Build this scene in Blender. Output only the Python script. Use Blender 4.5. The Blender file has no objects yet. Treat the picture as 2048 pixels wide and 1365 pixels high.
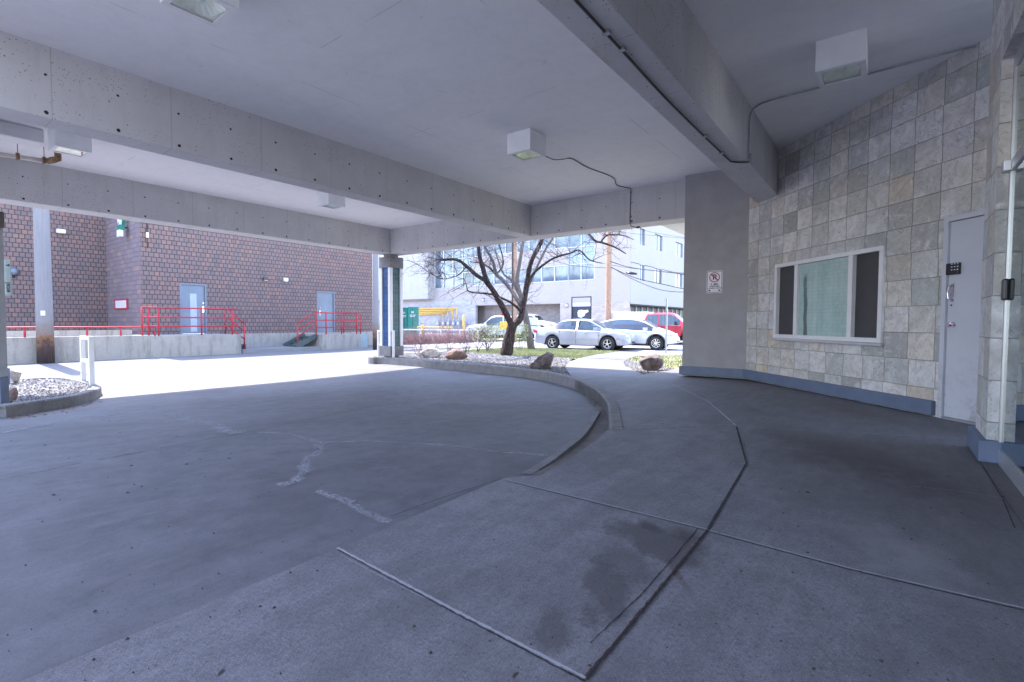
import bpy, bmesh, math, random
import numpy as np
from mathutils import Vector, Matrix
random.seed(7); rng = np.random.default_rng(7)
sc = bpy.context.scene
# ------------------------------------------------------------------ camera
F, TH, RO, YAW = 992.83, .0384891, .00440831, .647724
CX, CY, H = 1024, 682.5, 1.15
A = np.array
E1 = A([math.sin(YAW), math.cos(YAW), 0]); E2 = A([-math.cos(YAW), math.sin(YAW), 0])
def tow(v): return A([v @ E1, v @ E2, v[2]])       # world X runs along the canopy beams, Y across them
_f = A([0, math.cos(TH), -math.sin(TH)]); _u = A([0, math.sin(TH), math.cos(TH)]); _r = A([1., 0, 0])
_c, _s = math.cos(RO), math.sin(RO)
FW, RT, UP = tow(_f), tow(_r*_c + _u*_s), tow(-_r*_s + _u*_c)
O = A([0, 0, H])
cam = bpy.data.objects.new('camera', bpy.data.cameras.new('camera')); sc.collection.objects.link(cam)
M = Matrix([[RT[i], UP[i], -FW[i], O[i]] for i in range(3)] + [[0, 0, 0, 1]])
cam.matrix_world = M
cam.data.sensor_width = 36; cam.data.sensor_fit = 'HORIZONTAL'; cam.data.lens = F/2048*36
cam.data.clip_start = .05; cam.data.clip_end = 2000
sc.camera = cam
# ------------------------------------------------------------------ world and sun
SUN_EL, SUN_DIR = 57.0, A([.05, 1.0])
sc.world = bpy.data.worlds.new('World'); sc.world.use_nodes = True
wn = sc.world.node_tree; bg = wn.nodes['Background']
sky = wn.nodes.new('ShaderNodeTexSky'); sky.sky_type = 'NISHITA'; sky.sun_disc = False
az = math.atan2(SUN_DIR[0], SUN_DIR[1])
sky.sun_elevation = math.radians(SUN_EL); sky.sun_rotation = az
sky.air_density = 1.3; sky.dust_density = .6; sky.ozone_density = 2.0
tint = wn.nodes.new('ShaderNodeMix'); tint.data_type = 'RGBA'; tint.blend_type = 'MULTIPLY'; tint.inputs[0].default_value = 1
wn.links.new(sky.outputs[0], tint.inputs[6]); tint.inputs[7].default_value = (1.10, .975, .99, 1); wn.links.new(tint.outputs[2], bg.inputs[0]); bg.inputs[1].default_value = .15
sl = bpy.data.lights.new('sun', 'SUN'); sl.energy = 2.0; sl.angle = math.radians(.5); sl.color = (1, .96, .93)
so = bpy.data.objects.new('sun', sl); sc.collection.objects.link(so)
sd = Vector((SUN_DIR[0], SUN_DIR[1], 0)).normalized()*math.cos(math.radians(SUN_EL)) + Vector((0, 0, math.sin(math.radians(SUN_EL))))
so.rotation_euler = sd.to_track_quat('Z', 'Y').to_euler(); so.location = (0, 20, 30)
sc.view_settings.view_transform = 'Standard'; sc.view_settings.look = 'None'
sc.view_settings.exposure = 2.76; sc.view_settings.gamma = 1
sc.cycles.max_bounces = 10; sc.cycles.diffuse_bounces = 6; sc.cycles.sample_clamp_indirect = 8
# ------------------------------------------------------------------ measuring helpers
def ray(x, y): return FW + RT*(x-CX)/F - UP*(y-CY)/F
def at(x, y, z=0.):
    d = ray(x, y); t = (z-H)/d[2]; return O + d*t
def atU(x, y, U): d = ray(x, y); return O + d*(U/d[0])
def atV(x, y, V): d = ray(x, y); return O + d*(V/d[1])
def dep(p): return p[0]*E1[1] + p[1]*E2[1]
def atD(x, y, D): d = ray(x, y); return O + d*(D/dep(d))
def atW(x, y, a, b):
    n = A([-(b[1]-a[1]), b[0]-a[0]]); d = ray(x, y); return O + d*((n @ A(a[:2]))/(n @ d[:2]))
def sstep(a, b, x): t = min(1, max(0, (x-a)/(b-a))); return t*t*(3-2*t)
def gz(u, v):      # driveway, alley and street level
    Y = u*E1[1]+v*E2[1]; X = u*E1[0]+v*E2[0]
    z = -float(np.interp(Y + .25*max(0, -X), [3.3, 5.4, 8, 14], [0, .135, .19, .3]))
    z -= min(.1, .012*max(0, -X))*sstep(5, 9, Y)
    z += .3*sstep(28, 38, u)
    return z
def pz(u, v):      # pavement and bed level
    Y = u*E1[1]+v*E2[1]
    return -float(np.interp(Y, [8.5, 16, 24], [0, .11, .17]))
def atg(x, y, fn, off=0.):
    p = at(x, y, -.1)
    for _ in range(12): p = at(x, y, fn(p[0], p[1])+off)
    return p
# ------------------------------------------------------------------ mesh helpers
class MB:
    def __init__(s): s.v = []; s.f = []
    def add(s, vs, fs):
        n = len(s.v); s.v += [tuple(map(float, q)) for q in vs]; s.f += [tuple(n+i for i in f) for f in fs]; return s
    def box(s, a, b):
        x0, y0, z0 = a; x1, y1, z1 = b
        x0, x1 = min(x0, x1), max(x0, x1); y0, y1 = min(y0, y1), max(y0, y1); z0, z1 = min(z0, z1), max(z0, z1)
        return s.add([(x0,y0,z0),(x1,y0,z0),(x1,y1,z0),(x0,y1,z0),(x0,y0,z1),(x1,y0,z1),(x1,y1,z1),(x0,y1,z1)],
                     [(3,2,1,0),(4,5,6,7),(0,1,5,4),(1,2,6,5),(2,3,7,6),(3,0,4,7)])
    def prism(s, poly, z0, z1):
        ar = sum(poly[i][0]*poly[(i+1) % len(poly)][1]-poly[(i+1) % len(poly)][0]*poly[i][1] for i in range(len(poly)))
        if ar < 0: poly = poly[::-1]
        n = len(poly)
        return s.add([(p[0], p[1], z0) for p in poly]+[(p[0], p[1], z1) for p in poly],
                     [tuple(range(n))[::-1], tuple(range(n, 2*n))]+[(i, (i+1) % n, n+(i+1) % n, n+i) for i in range(n)])
    def bar(s, a, b, w, h=None):      # rectangular bar between two points
        a = Vector(a); b = Vector(b); h = h or w; d = (b-a).normalized()
        up = Vector((0, 0, 1)) if abs(d.z) < .95 else Vector((1, 0, 0))
        r = d.cross(up).normalized()*w/2; q = r.cross(d).normalized()*h/2
        vs = [a-r-q, a+r-q, a+r+q, a-r+q, b-r-q, b+r-q, b+r+q, b-r+q]
        return s.add(vs, [(3,2,1,0),(4,5,6,7),(0,1,5,4),(1,2,6,5),(2,3,7,6),(3,0,4,7)])
    def tube(s, pts, r, n=8, cap=True):
        pts = [Vector(p) for p in pts]; m = len(pts)
        rs = list(r) if hasattr(r, '__len__') else [r]*m
        d0 = (pts[1]-pts[0]).normalized(); up = Vector((0, 0, 1)) if abs(d0.z) < .9 else Vector((1, 0, 0))
        nrm = d0.cross(up).normalized(); vs = []
        for i, p in enumerate(pts):
            d = (pts[min(i+1, m-1)]-pts[max(i-1, 0)]).normalized()
            nrm = (nrm-d*nrm.dot(d)).normalized(); bi = d.cross(nrm)
            for k in range(n):
                a = 2*math.pi*k/n; vs.append(p+(nrm*math.cos(a)+bi*math.sin(a))*rs[i])
        fs = [(i*n+k, i*n+(k+1) % n, (i+1)*n+(k+1) % n, (i+1)*n+k) for i in range(m-1) for k in range(n)]
        if cap: fs += [tuple(range(n))[::-1], tuple(range((m-1)*n, m*n))]
        return s.add(vs, fs)
    def cyl(s, c, r, h, n=20, axis='z', r2=None):
        c = Vector(c); d = {'x': Vector((1,0,0)), 'y': Vector((0,1,0)), 'z': Vector((0,0,1))}[axis]
        return s.tube([c, c+d*h], [r, r if r2 is None else r2], n)
    def ribbon(s, pts, ws, z=None):
        vs = []; pts = [A(p, float) for p in pts]; m = len(pts)
        for i, p in enumerate(pts):
            d = pts[min(i+1, m-1)]-pts[max(i-1, 0)]; n = A([-d[1], d[0], 0]); n /= (np.linalg.norm(n)+1e-9)
            w = ws[i] if hasattr(ws, '__len__') else ws
            vs += [p+n*w/2, p-n*w/2]
        return s.add(vs, [(2*i, 2*i+1, 2*i+3, 2*i+2) for i in range(m-1)])
    uvr = False
    def build(s, name, mat=None, parent=None, loc=None, rot=None, smooth=False, bevel=0, recalc=False):
        me = bpy.data.meshes.new(name)
        me.from_pydata(s.v, [], s.f); me.update()
        if recalc or bevel:
            bm = bmesh.new(); bm.from_mesh(me); bmesh.ops.recalc_face_normals(bm, faces=bm.faces); bm.to_mesh(me); bm.free()
        if smooth: me.polygons.foreach_set('use_smooth', [True]*len(me.polygons))
        o = bpy.data.objects.new(name, me); sc.collection.objects.link(o)
        if mat: me.materials.append(mat)
        if parent: o.parent = parent
        if loc is not None: o.location = loc
        if rot is not None: o.rotation_euler = rot if hasattr(rot, '__len__') else (0, 0, rot)
        if bevel:
            md = o.modifiers.new('b', 'BEVEL'); md.width = bevel; md.segments = 2; md.limit_method = 'ANGLE'
        return o
def tag(o, label, cat, group=None):
    o['label'] = label; o['category'] = cat
    if group: o['group'] = group
    return o
def thing(name, label, cat, loc=(0, 0, 0), rot=0, group=None):
    o = bpy.data.objects.new(name, None); sc.collection.objects.link(o); o.empty_display_size = .2
    o.location = loc; o.rotation_euler = (0, 0, rot); return tag(o, label, cat, group)
def struct(o, kind='structure'): o['kind'] = kind; return o
def copy_tree(o, parent=None):
    c = o.copy(); sc.collection.objects.link(c); c.parent = parent
    for ch in [q for q in sc.objects if q.parent == o]: copy_tree(ch, c)
    return c
def text(body, size, mat, parent, loc, rot, name='lettering', ext=.002, sx=1, align='CENTER', bold=0):
    cu = bpy.data.curves.new(name, 'FONT'); cu.body = body; cu.size = size; cu.extrude = ext; cu.align_x = align; cu.align_y = 'CENTER'; cu.offset = bold
    t = bpy.data.objects.new(name, cu); sc.collection.objects.link(t)
    bpy.context.view_layer.update()
    me = bpy.data.meshes.new_from_object(t.evaluated_get(bpy.context.evaluated_depsgraph_get())); bpy.data.objects.remove(t)
    o = bpy.data.objects.new(name, me); sc.collection.objects.link(o); me.materials.clear(); me.materials.append(mat)
    o.parent = parent; o.location = loc; o.rotation_euler = rot; o.scale = (sx, 1, 1); return o
# ------------------------------------------------------------------ material helpers
class NT:
    def __init__(s, name):
        s.m = bpy.data.materials.new(name); s.m.use_nodes = True; s.t = s.m.node_tree
        s.b = s.t.nodes['Principled BSDF']; s.b.inputs['Roughness'].default_value = .8
        s.co = s.t.nodes.new('ShaderNodeTexCoord').outputs['Object']
    def n(s, t, **k):
        q = s.t.nodes.new(t)
        for a, b in k.items(): setattr(q, a, b)
        return q
    def l(s, a, b): s.t.links.new(a, b)
    def inp(s, q, i, v):
        if hasattr(v, 'is_output'): s.l(v, q.inputs[i])
        elif v is not None: q.inputs[i].default_value = v
    def math(s, op, a, b=None, c=None, clamp=False):
        q = s.n('ShaderNodeMath', operation=op, use_clamp=clamp); s.inp(q, 0, a); s.inp(q, 1, b); s.inp(q, 2, c); return q.outputs[0]
    def vmath(s, op, a, b=None):
        q = s.n('ShaderNodeVectorMath', operation=op); s.inp(q, 0, a); s.inp(q, 1, b)
        return q.outputs['Value'] if op in ('LENGTH', 'DISTANCE', 'DOT_PRODUCT') else q.outputs[0]
    def noise(s, sc_, det=4, rough=.6, vec=None, dist=0):
        q = s.n('ShaderNodeTexNoise'); s.l(vec or s.co, q.inputs['Vector']); q.inputs['Scale'].default_value = sc_
        q.inputs['Detail'].default_value = det; q.inputs['Roughness'].default_value = rough; q.inputs['Distortion'].default_value = dist; return q.outputs['Fac']
    def voro(s, sc_, feat='F1', vec=None, out='Distance'):
        q = s.n('ShaderNodeTexVoronoi', feature=feat); s.l(vec or s.co, q.inputs['Vector']); q.inputs['Scale'].default_value = sc_; return q.outputs[out]
    def ramp(s, f, stops, interp='LINEAR'):
        q = s.n('ShaderNodeValToRGB'); s.l(f, q.inputs[0]); q.color_ramp.interpolation = interp
        while len(q.color_ramp.elements) < len(stops): q.color_ramp.elements.new(.5)
        for e, (p, c) in zip(q.color_ramp.elements, stops):
            e.position = p; e.color = (*c, 1) if hasattr(c, '__len__') else (c, c, c, 1)
        return q.outputs[0]
    def mix(s, f, a, b, mode='MIX'):
        q = s.n('ShaderNodeMix', data_type='RGBA', blend_type=mode, clamp_factor=True)
        for i, v in ((0, f), (6, a), (7, b)):
            if hasattr(v, 'is_output'): s.l(v, q.inputs[i])
            elif hasattr(v, '__len__'): q.inputs[i].default_value = (*v, 1)
            else: q.inputs[i].default_value = v
        return q.outputs[2]
    def map(s, v, a, b, c=0, d=1):
        q = s.n('ShaderNodeMapRange'); s.l(v, q.inputs[0])
        for i, x in zip((1, 2, 3, 4), (a, b, c, d)): q.inputs[i].default_value = x
        return q.outputs[0]
    def sep(s, v=None):
        q = s.n('ShaderNodeSeparateXYZ'); s.l(v or s.co, q.inputs[0]); return q.outputs
    def comb(s, x, y, z=0.):
        q = s.n('ShaderNodeCombineXYZ'); s.inp(q, 0, x); s.inp(q, 1, y); s.inp(q, 2, z); return q.outputs[0]
    def bump(s, h, st=.3, dist=.01):
        q = s.n('ShaderNodeBump'); s.l(h, q.inputs['Height']); q.inputs['Strength'].default_value = st; q.inputs['Distance'].default_value = dist
        s.l(q.outputs[0], s.b.inputs['Normal'])
    def col(s, c): s.l(c, s.b.inputs['Base Color'])
    def blob(s, x, y, rx, ry, ang=0, soft=.25, warp=.35, wsc=3.):   # ragged-edged mask for stains and painted shade, 0..1
        w = s.n('ShaderNodeTexNoise'); s.l(s.co, w.inputs['Vector']); w.inputs['Scale'].default_value = wsc; w.inputs['Detail'].default_value = 5
        q = s.vmath('ADD', s.co, s.vmath('MULTIPLY', s.vmath('SUBTRACT', w.outputs['Color'], (.5, .5, .5)), (warp*2, warp*2, 0)))
        q = s.vmath('SUBTRACT', q, (x, y, 0)); o = s.sep(q); c, d = math.cos(ang), math.sin(ang)
        a = s.math('ADD', s.math('MULTIPLY', o[0], c/rx), s.math('MULTIPLY', o[1], d/rx))
        b = s.math('ADD', s.math('MULTIPLY', o[0], -d/ry), s.math('MULTIPLY', o[1], c/ry))
        r = s.math('SQRT', s.math('ADD', s.math('MULTIPLY', a, a), s.math('MULTIPLY', b, b)))
        v = s.math('ADD', s.math('SUBTRACT', 1., r), s.math('MULTIPLY', s.math('SUBTRACT', s.noise(6, 8, .75), .5), 1.5))
        return s.map(v, -.05, .05+soft, 0, 1)
def plain(name, c, rough=.6, metal=0, var=.12, nsc=6, bump=0, spec=None):
    t = NT(name); n = t.noise(nsc, 4)
    t.col(t.mix(t.map(n, .3, .7), tuple(x*(1-var) for x in c), tuple(min(1, x*(1+var)) for x in c)))
    t.b.inputs['Roughness'].default_value = rough; t.b.inputs['Metallic'].default_value = metal
    if spec is not None: t.b.inputs['Specular IOR Level'].default_value = spec
    if bump: t.bump(t.noise(60, 5), bump, .004)
    return t.m
def concrete(name, c, var=.18, speck=.0, big=.6, bump=.25, rough=.85, extra=None, grain=.6):
    t = NT(name)
    n1 = t.noise(big, 7, .7); n2 = t.noise(5, 8, .75); n3 = t.noise(48, 6, .85); n4 = t.noise(190, 3, .8)
    sc_ = lambda f: tuple(min(1, x*f) for x in c)
    k = t.ramp(t.map(n1, .28, .72), [(0, sc_(1-var*1.8)), (.5, c), (1, sc_(1+var*1.4))])
    k = t.mix(.6, k, t.ramp(t.map(n2, .3, .72), [(0, sc_(1-var*2)), (.5, c), (1, sc_(1+var*1.3))]))
    k = t.mix(t.map(n3, .5, .66, 0, grain), k, sc_(.45)); k = t.mix(t.map(n4, .52, .66, 0, grain*.8), k, sc_(1.8)); k = t.mix(t.map(n4, .46, .3, 0, grain*.7), k, sc_(.5))
    if speck:
        v = t.voro(42); k = t.mix(t.map(v, .06, .14, speck, 0), k, sc_(.3))
        v = t.voro(23); k = t.mix(t.map(v, .03, .07, speck*.8, 0), k, sc_(2.1))
    if extra: k = extra(t, k)
    t.col(k); t.b.inputs['Roughness'].default_value = rough
    t.bump(t.math('ADD', n3, t.math('MULTIPLY', n2, .6)), bump, .006)
    return t.m
def cells(t, x, y, w, h, off=.5, gap=.02, jit=0):
    """tile grid on the plane (x, y): random value per tile, its colour, and the joint mask"""
    ry = t.math('DIVIDE', y, h); row = t.math('FLOOR', ry)
    rx = t.math('ADD', t.math('DIVIDE', x, w), t.math('MULTIPLY', t.math('MODULO', t.math('ABSOLUTE', row), 2.), off))
    if jit:
        jn = t.n('ShaderNodeTexWhiteNoise', noise_dimensions='1D'); t.l(row, jn.inputs['W']); rx = t.math('ADD', rx, t.math('MULTIPLY', jn.outputs['Value'], jit))
    c = t.math('FLOOR', rx); fx = t.math('SUBTRACT', rx, c); fy = t.math('SUBTRACT', ry, row)
    wn_ = t.n('ShaderNodeTexWhiteNoise', noise_dimensions='2D'); t.l(t.comb(c, row), wn_.inputs['Vector'])
    e = lambda f, g: t.math('MULTIPLY', t.map(f, g*.6, g), t.map(t.math('SUBTRACT', 1., f), g*.6, g))
    m = t.math('MULTIPLY', e(fx, gap/w), e(fy, gap/h))
    return wn_.outputs['Value'], wn_.outputs['Color'], m, fx, fy
def mat_glass(name, tint=(.7, .85, .88), refl=.0, rough=.02):
    t = NT(name); t.t.nodes.remove(t.b)
    out = t.t.nodes['Material Output']
    tr = t.n('ShaderNodeBsdfTransparent'); tr.inputs[0].default_value = (*tint, 1)
    gl = t.n('ShaderNodeBsdfGlossy'); gl.inputs['Roughness'].default_value = rough; gl.inputs[0].default_value = (.95, 1, 1, 1)
    fr = t.n('ShaderNodeFresnel'); fr.inputs[0].default_value = 1.5
    mx = t.n('ShaderNodeMixShader'); geo = t.n('ShaderNodeNewGeometry'); t.l(t.math('MULTIPLY', t.math('ADD', fr.outputs[0], refl, clamp=True), t.math('SUBTRACT', 1., geo.outputs['Backfacing'])), mx.inputs[0]); t.l(tr.outputs[0], mx.inputs[1]); t.l(gl.outputs[0], mx.inputs[2])
    t.l(mx.outputs[0], out.inputs[0]); return t.m
# --- materials
def drive_extra(t, k):
    k = t.mix(t.map(t.noise(.35, 5, .7, dist=.6), .46, .66, 0, .6), k, (.075, .073, .08))
    sm = t.n('ShaderNodeMapping'); t.l(t.co, sm.inputs[0]); sm.inputs['Scale'].default_value = (.25, 2.6, 1)
    k = t.mix(t.map(t.noise(2.2, 7, .75, vec=sm.outputs[0]), .52, .7, 0, .35), k, (.24, .236, .255))
    k = t.mix(t.map(t.noise(1.1, 6, .7, vec=sm.outputs[0]), .5, .75, 0, .35), k, (.10, .097, .103))
    for px, py, r in ((1640/2.926, 925/2.926+700, .35), (690/2.926, 773/2.926+700, .14), (1480/2.926, 632/2.926+700, .3), (760, 938, .07), (420, 1140, .08), (1150, 690/2.926+700, .3)):
        p = at(px, py, -.05); k = t.mix(t.math('MULTIPLY', t.blob(p[0], p[1], r, r*.6, warp=.12, soft=.9), .45), k, (.09, .083, .095))
    return k
M_drive = concrete('driveway_concrete', (.148, .146, .163), .28, .6, .45, .3, .7, drive_extra)
def plaza_extra(t, k):
    o = t.sep()
    d = t.math('SUBTRACT', t.math('ADD', t.math('MULTIPLY', o[0], .42), t.math('MULTIPLY', o[1], -.9)), 1.1)
    sm = t.n('ShaderNodeMapping'); t.l(t.co, sm.inputs[0]); sm.inputs['Rotation'].default_value = (0, 0, .65); sm.inputs['Scale'].default_value = (.5, 2.0, 1)
    st = t.noise(1.3, 7, .72, vec=sm.outputs[0], dist=.4)
    k = t.mix(t.map(st, .42, .7, 0, .55), k, (.10, .095, .097))
    k = t.mix(t.map(t.noise(2.6, 6, .7), .5, .75, 0, .35), k, (.12, .115, .12))
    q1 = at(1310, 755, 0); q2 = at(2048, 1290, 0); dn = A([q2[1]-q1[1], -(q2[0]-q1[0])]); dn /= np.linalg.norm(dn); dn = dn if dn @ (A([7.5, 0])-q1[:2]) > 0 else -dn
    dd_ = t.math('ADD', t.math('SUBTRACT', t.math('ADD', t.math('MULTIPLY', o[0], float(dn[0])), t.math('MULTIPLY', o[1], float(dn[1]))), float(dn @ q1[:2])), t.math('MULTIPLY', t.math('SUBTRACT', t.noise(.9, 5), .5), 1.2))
    k = t.mix(t.map(dd_, -.5, .6, 0, .62), k, t.mix(t.map(t.noise(3.5, 7, .75, vec=sm.outputs[0]), .35, .65), (.085, .08, .086), (.155, .145, .15)))  # pavement darkened to the right: dimmer light put into the colour, with dirt
    def bl(px, py, rx, ry, ang, s_, c, f, warp=.22, wsc=3.):
        nonlocal k; p = at(px, py, 0); k = t.mix(t.math('MULTIPLY', t.blob(p[0], p[1], rx, ry, ang, s_, warp, wsc), f), k, c)
    D_ = (.085, .077, .082)
    bl(1310, 1085, .36, .17, 1.2, .3, D_, .75, .12)
    bl(1255, 1130, .22, .13, .6, .4, D_, .55, .12)
    bl(1215, 1180, .30, .10, .45, .3, D_, .72, .12)
    bl(1110, 1260, .17, .09, .3, .4, D_, .65, .1)
    bl(1370, 1075, .16, .10, 1.0, .7, (.05, .04, .04), .7, .08)
    bl(1300, 1055, .12, .06, .8, .6, (.045, .04, .045), .7, .06)
    bl(1352, 1150, .16, .025, .62, .5, (.10, .055, .05), .6, .03)
    bl(1030, 1352, .022, .012, 0, .4, (.04, .03, .03), .9, .03, 9.)
    bl(445, 1350, .02, .012, .4, .4, (.03, .02, .02), .9, .04, 12.)
    bl(1800, 950, 1.3, .6, .7, .9, (.07, .064, .066), .75, .4); bl(1650, 890, 1.2, .5, .75, .9, (.085, .077, .075), .6, .4)  # broad patches here and below deepen that painted dimness, mixed with dirt
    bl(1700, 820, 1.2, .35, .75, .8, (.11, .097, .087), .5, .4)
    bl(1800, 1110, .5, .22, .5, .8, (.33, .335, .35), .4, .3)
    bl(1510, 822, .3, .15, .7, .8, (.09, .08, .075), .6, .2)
    return k
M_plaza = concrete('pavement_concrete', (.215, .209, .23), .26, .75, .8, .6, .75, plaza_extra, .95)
M_walk = concrete('walk_concrete', (.24, .235, .24), .1, .2, .7)
M_kerb = concrete('kerb_concrete', (.21, .203, .205), .3, .2, 1.2, .5)
M_alley = concrete('alley_concrete', (.17, .168, .172), .2, .1, .3)
M_street = concrete('street_asphalt', (.25, .245, .25), .15, .3, .3)
M_ground = concrete('far_ground', (.2, .2, .19), .2, 0, .2)
def dirt(t, k): return t.mix(t.map(t.noise(5, 6), .45, .65, 0, .7), k, (.1, .075, .06))
M_gutter = concrete('gutter', (.2, .18, .17), .25, .4, 2, .5, .9, dirt)

M_rust = plain('joint_rust', (.09, .05, .04), .9, var=.6, nsc=20)
def bloom(name, c, a=.8, sc_=9, lo=.38, hi=.62):
    t = NT(name); u = t.n('ShaderNodeUVMap'); o = t.sep(u.outputs[0]); e = t.math('SUBTRACT', 1., t.math('MULTIPLY', t.math('ABSOLUTE', t.math('SUBTRACT', o[1], .5)), 2.))
    al = t.math('MULTIPLY', t.map(t.math('ADD', e, t.math('MULTIPLY', t.math('SUBTRACT', t.noise(28, 5, .8), .5), 1.4)), (.05), .95, 0, a), t.map(t.noise(sc_, 6, .75), lo, hi))
    t.col(t.mix(t.noise(60, 4), tuple(x*.8 for x in c), tuple(x*1.15 for x in c))); t.l(al, t.b.inputs['Alpha']); t.b.inputs['Roughness'].default_value = .9; return t.m
M_crack = bloom('crack_bloom', (.40, .40, .43), .8, 5, .22, .6); M_edge = bloom('edge_bloom', (.27, .265, .29), .7, 3, .2, .6); M_crackd = bloom('crack_dark', (.05, .045, .05), .9, 14, .42, .55)
ZC_ = 4.33
def beam_mat(name, axis, z1=3.565, z2=4.0, first=0., pit=1.):
    t = NT(name); o = t.sep(); ax = o[0] if axis == 'x' else o[1]
    n1 = t.noise(1.1, 5, .6); n2 = t.noise(9, 5, .6)
    k = t.mix(t.map(n1, .3, .7), (.52, .51, .515), (.60, .59, .595)); k = t.mix(t.map(n2, .55, .8, 0, .3), k, (.47, .46, .45))
    # formwork seams every 1.22 m
    f = t.math('FRACT', t.math('DIVIDE', t.math('ADD', ax, .37), 1.22)); seam = t.map(t.math('ABSOLUTE', t.math('SUBTRACT', f, .5)), .003, .006, .45, 0)
    k = t.mix(seam, k, (.25, .25, .25))
    # tie holes
    f = t.math('FRACT', t.math('DIVIDE', t.math('SUBTRACT', ax, first-.34), .68)); dx = t.math('MULTIPLY', t.math('SUBTRACT', f, .5), .68)
    hole = None
    for zz, r in ((z1, .024), (z2, .017)):
        dz = t.math('SUBTRACT', o[2], zz); r_ = t.math('SQRT', t.math('ADD', t.math('MULTIPLY', dx, dx), t.math('MULTIPLY', dz, dz)))
        r_ = t.math('ADD', r_, t.map(t.noise(30, 2), .3, .7, -.004, .004))
        h_ = t.map(r_, r, r*.75); hole = h_ if hole is None else t.math('MAXIMUM', hole, h_)
    # bug holes in clouds
    v = t.voro(26); w = t.noise(1.4, 3); pits = t.math('MULTIPLY', t.map(v, .2, .12), t.map(w, .45, .58, 0, .9*pit))
    v2 = t.voro(9); pits2 = t.math('MULTIPLY', t.map(v2, .10, .06), t.map(t.noise(2.3, 3), .44, .54, 0, .9*pit))
    sm = t.n('ShaderNodeMapping'); t.l(t.co, sm.inputs[0]); sm.inputs['Scale'].default_value = (2.2, 2.2, .5)
    k = t.mix(t.map(t.noise(1.5, 6, .7, vec=sm.outputs[0]), .5, .75, 0, .4), k, (.40, .385, .37)); k = t.mix(t.math('MULTIPLY', t.map(t.noise(.8, 5, .7, vec=sm.outputs[0]), .62, .72, 0, .6), t.map(o[2], ZC_, ZC_-.5)), k, (.38, .33, .26))
    k = t.mix(t.math('MAXIMUM', pits, pits2), k, (.1, .1, .1)); k = t.mix(hole, k, (.015, .012, .012))
    t.col(k); t.b.inputs['Roughness'].default_value = .85; t.bump(n2, .15, .01); return t.m
M_beamx = beam_mat('beam_concrete_long', 'x', first=.73); M_beamy = beam_mat('beam_concrete_cross', 'y', first=.18+.68)
M_beamB = beam_mat('beam_concrete_rough', 'x', first=.4, pit=1.3, z1=3.3, z2=5)
def ceil_extra(t, k):
    sm = t.n('ShaderNodeMapping'); t.l(t.co, sm.inputs[0]); sm.inputs['Scale'].default_value = (3, .5, 1)
    k = t.mix(t.map(t.noise(1.5, 4, .6, vec=sm.outputs[0]), .5, .75, 0, .1), k, (.5, .49, .52))
    v = t.voro(3.1); k = t.mix(t.map(v, .03, .015, 0, .8), k, (.12, .12, .12))
    o = t.sep()
    for ax, per, ph in ((0, 2.44, .3), (1, 3.0, 1.2)):     # board lines showing through the paint, broken up
        f = t.math('FRACT', t.math('DIVIDE', t.math('ADD', o[ax], ph), per)); ln = t.map(t.math('ABSOLUTE', t.math('SUBTRACT', f, .5)), .0012, .0025, .5, 0)
        k = t.mix(t.math('MULTIPLY', ln, t.map(t.noise(1.7, 3), .5, .56)), k, (.3, .29, .3))
    w = t.map(t.math('ABSOLUTE', t.math('SUBTRACT', t.noise(.7, 4, .6, dist=1.), .5)), .002, .0, 0, .35)
    k = t.mix(t.math('MULTIPLY', w, t.map(t.noise(.9, 2), .56, .62)), k, (.35, .33, .32)); return k
M_ceil = concrete('ceiling_paint', (.80, .79, .81), .04, 0, .5, .1, .8, ceil_extra, .04)
M_stucco = plain('stucco', (.345, .335, .35), .95, var=.08, nsc=3, bump=.9)
M_blue = plain('blue_grey_paint', (.12, .155, .235), .6, var=.12, nsc=4, bump=.2)
M_white = plain('white_paint', (.72, .72, .73), .45, var=.05); M_wmetal = plain('white_enamel', (.85, .86, .87), .4, var=.05, nsc=3)
M_alu = plain('aluminium', (.55, .57, .6), .35, .7, .05)
M_chrome = plain('chrome', (.75, .75, .77), .12, 1, .03); M_dark = plain('dark_rubber', (.02, .02, .022), .7, var=.3)
M_black = plain('black_plastic', (.015, .016, .02), .35, var=.3); M_conduit = plain('galvanised_steel', (.36, .37, .39), .4, .6, .15, 12)
M_cable = plain('cable_black', (.05, .05, .055), .6)
M_red = plain('red_paint', (.45, .025, .045), .5, var=.3, nsc=5); M_yel = plain('yellow_paint', (.75, .47, .06), .5, var=.12)
M_green = plain('green_enamel', (.0, .22, .18), .4, var=.06, nsc=2)
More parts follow.
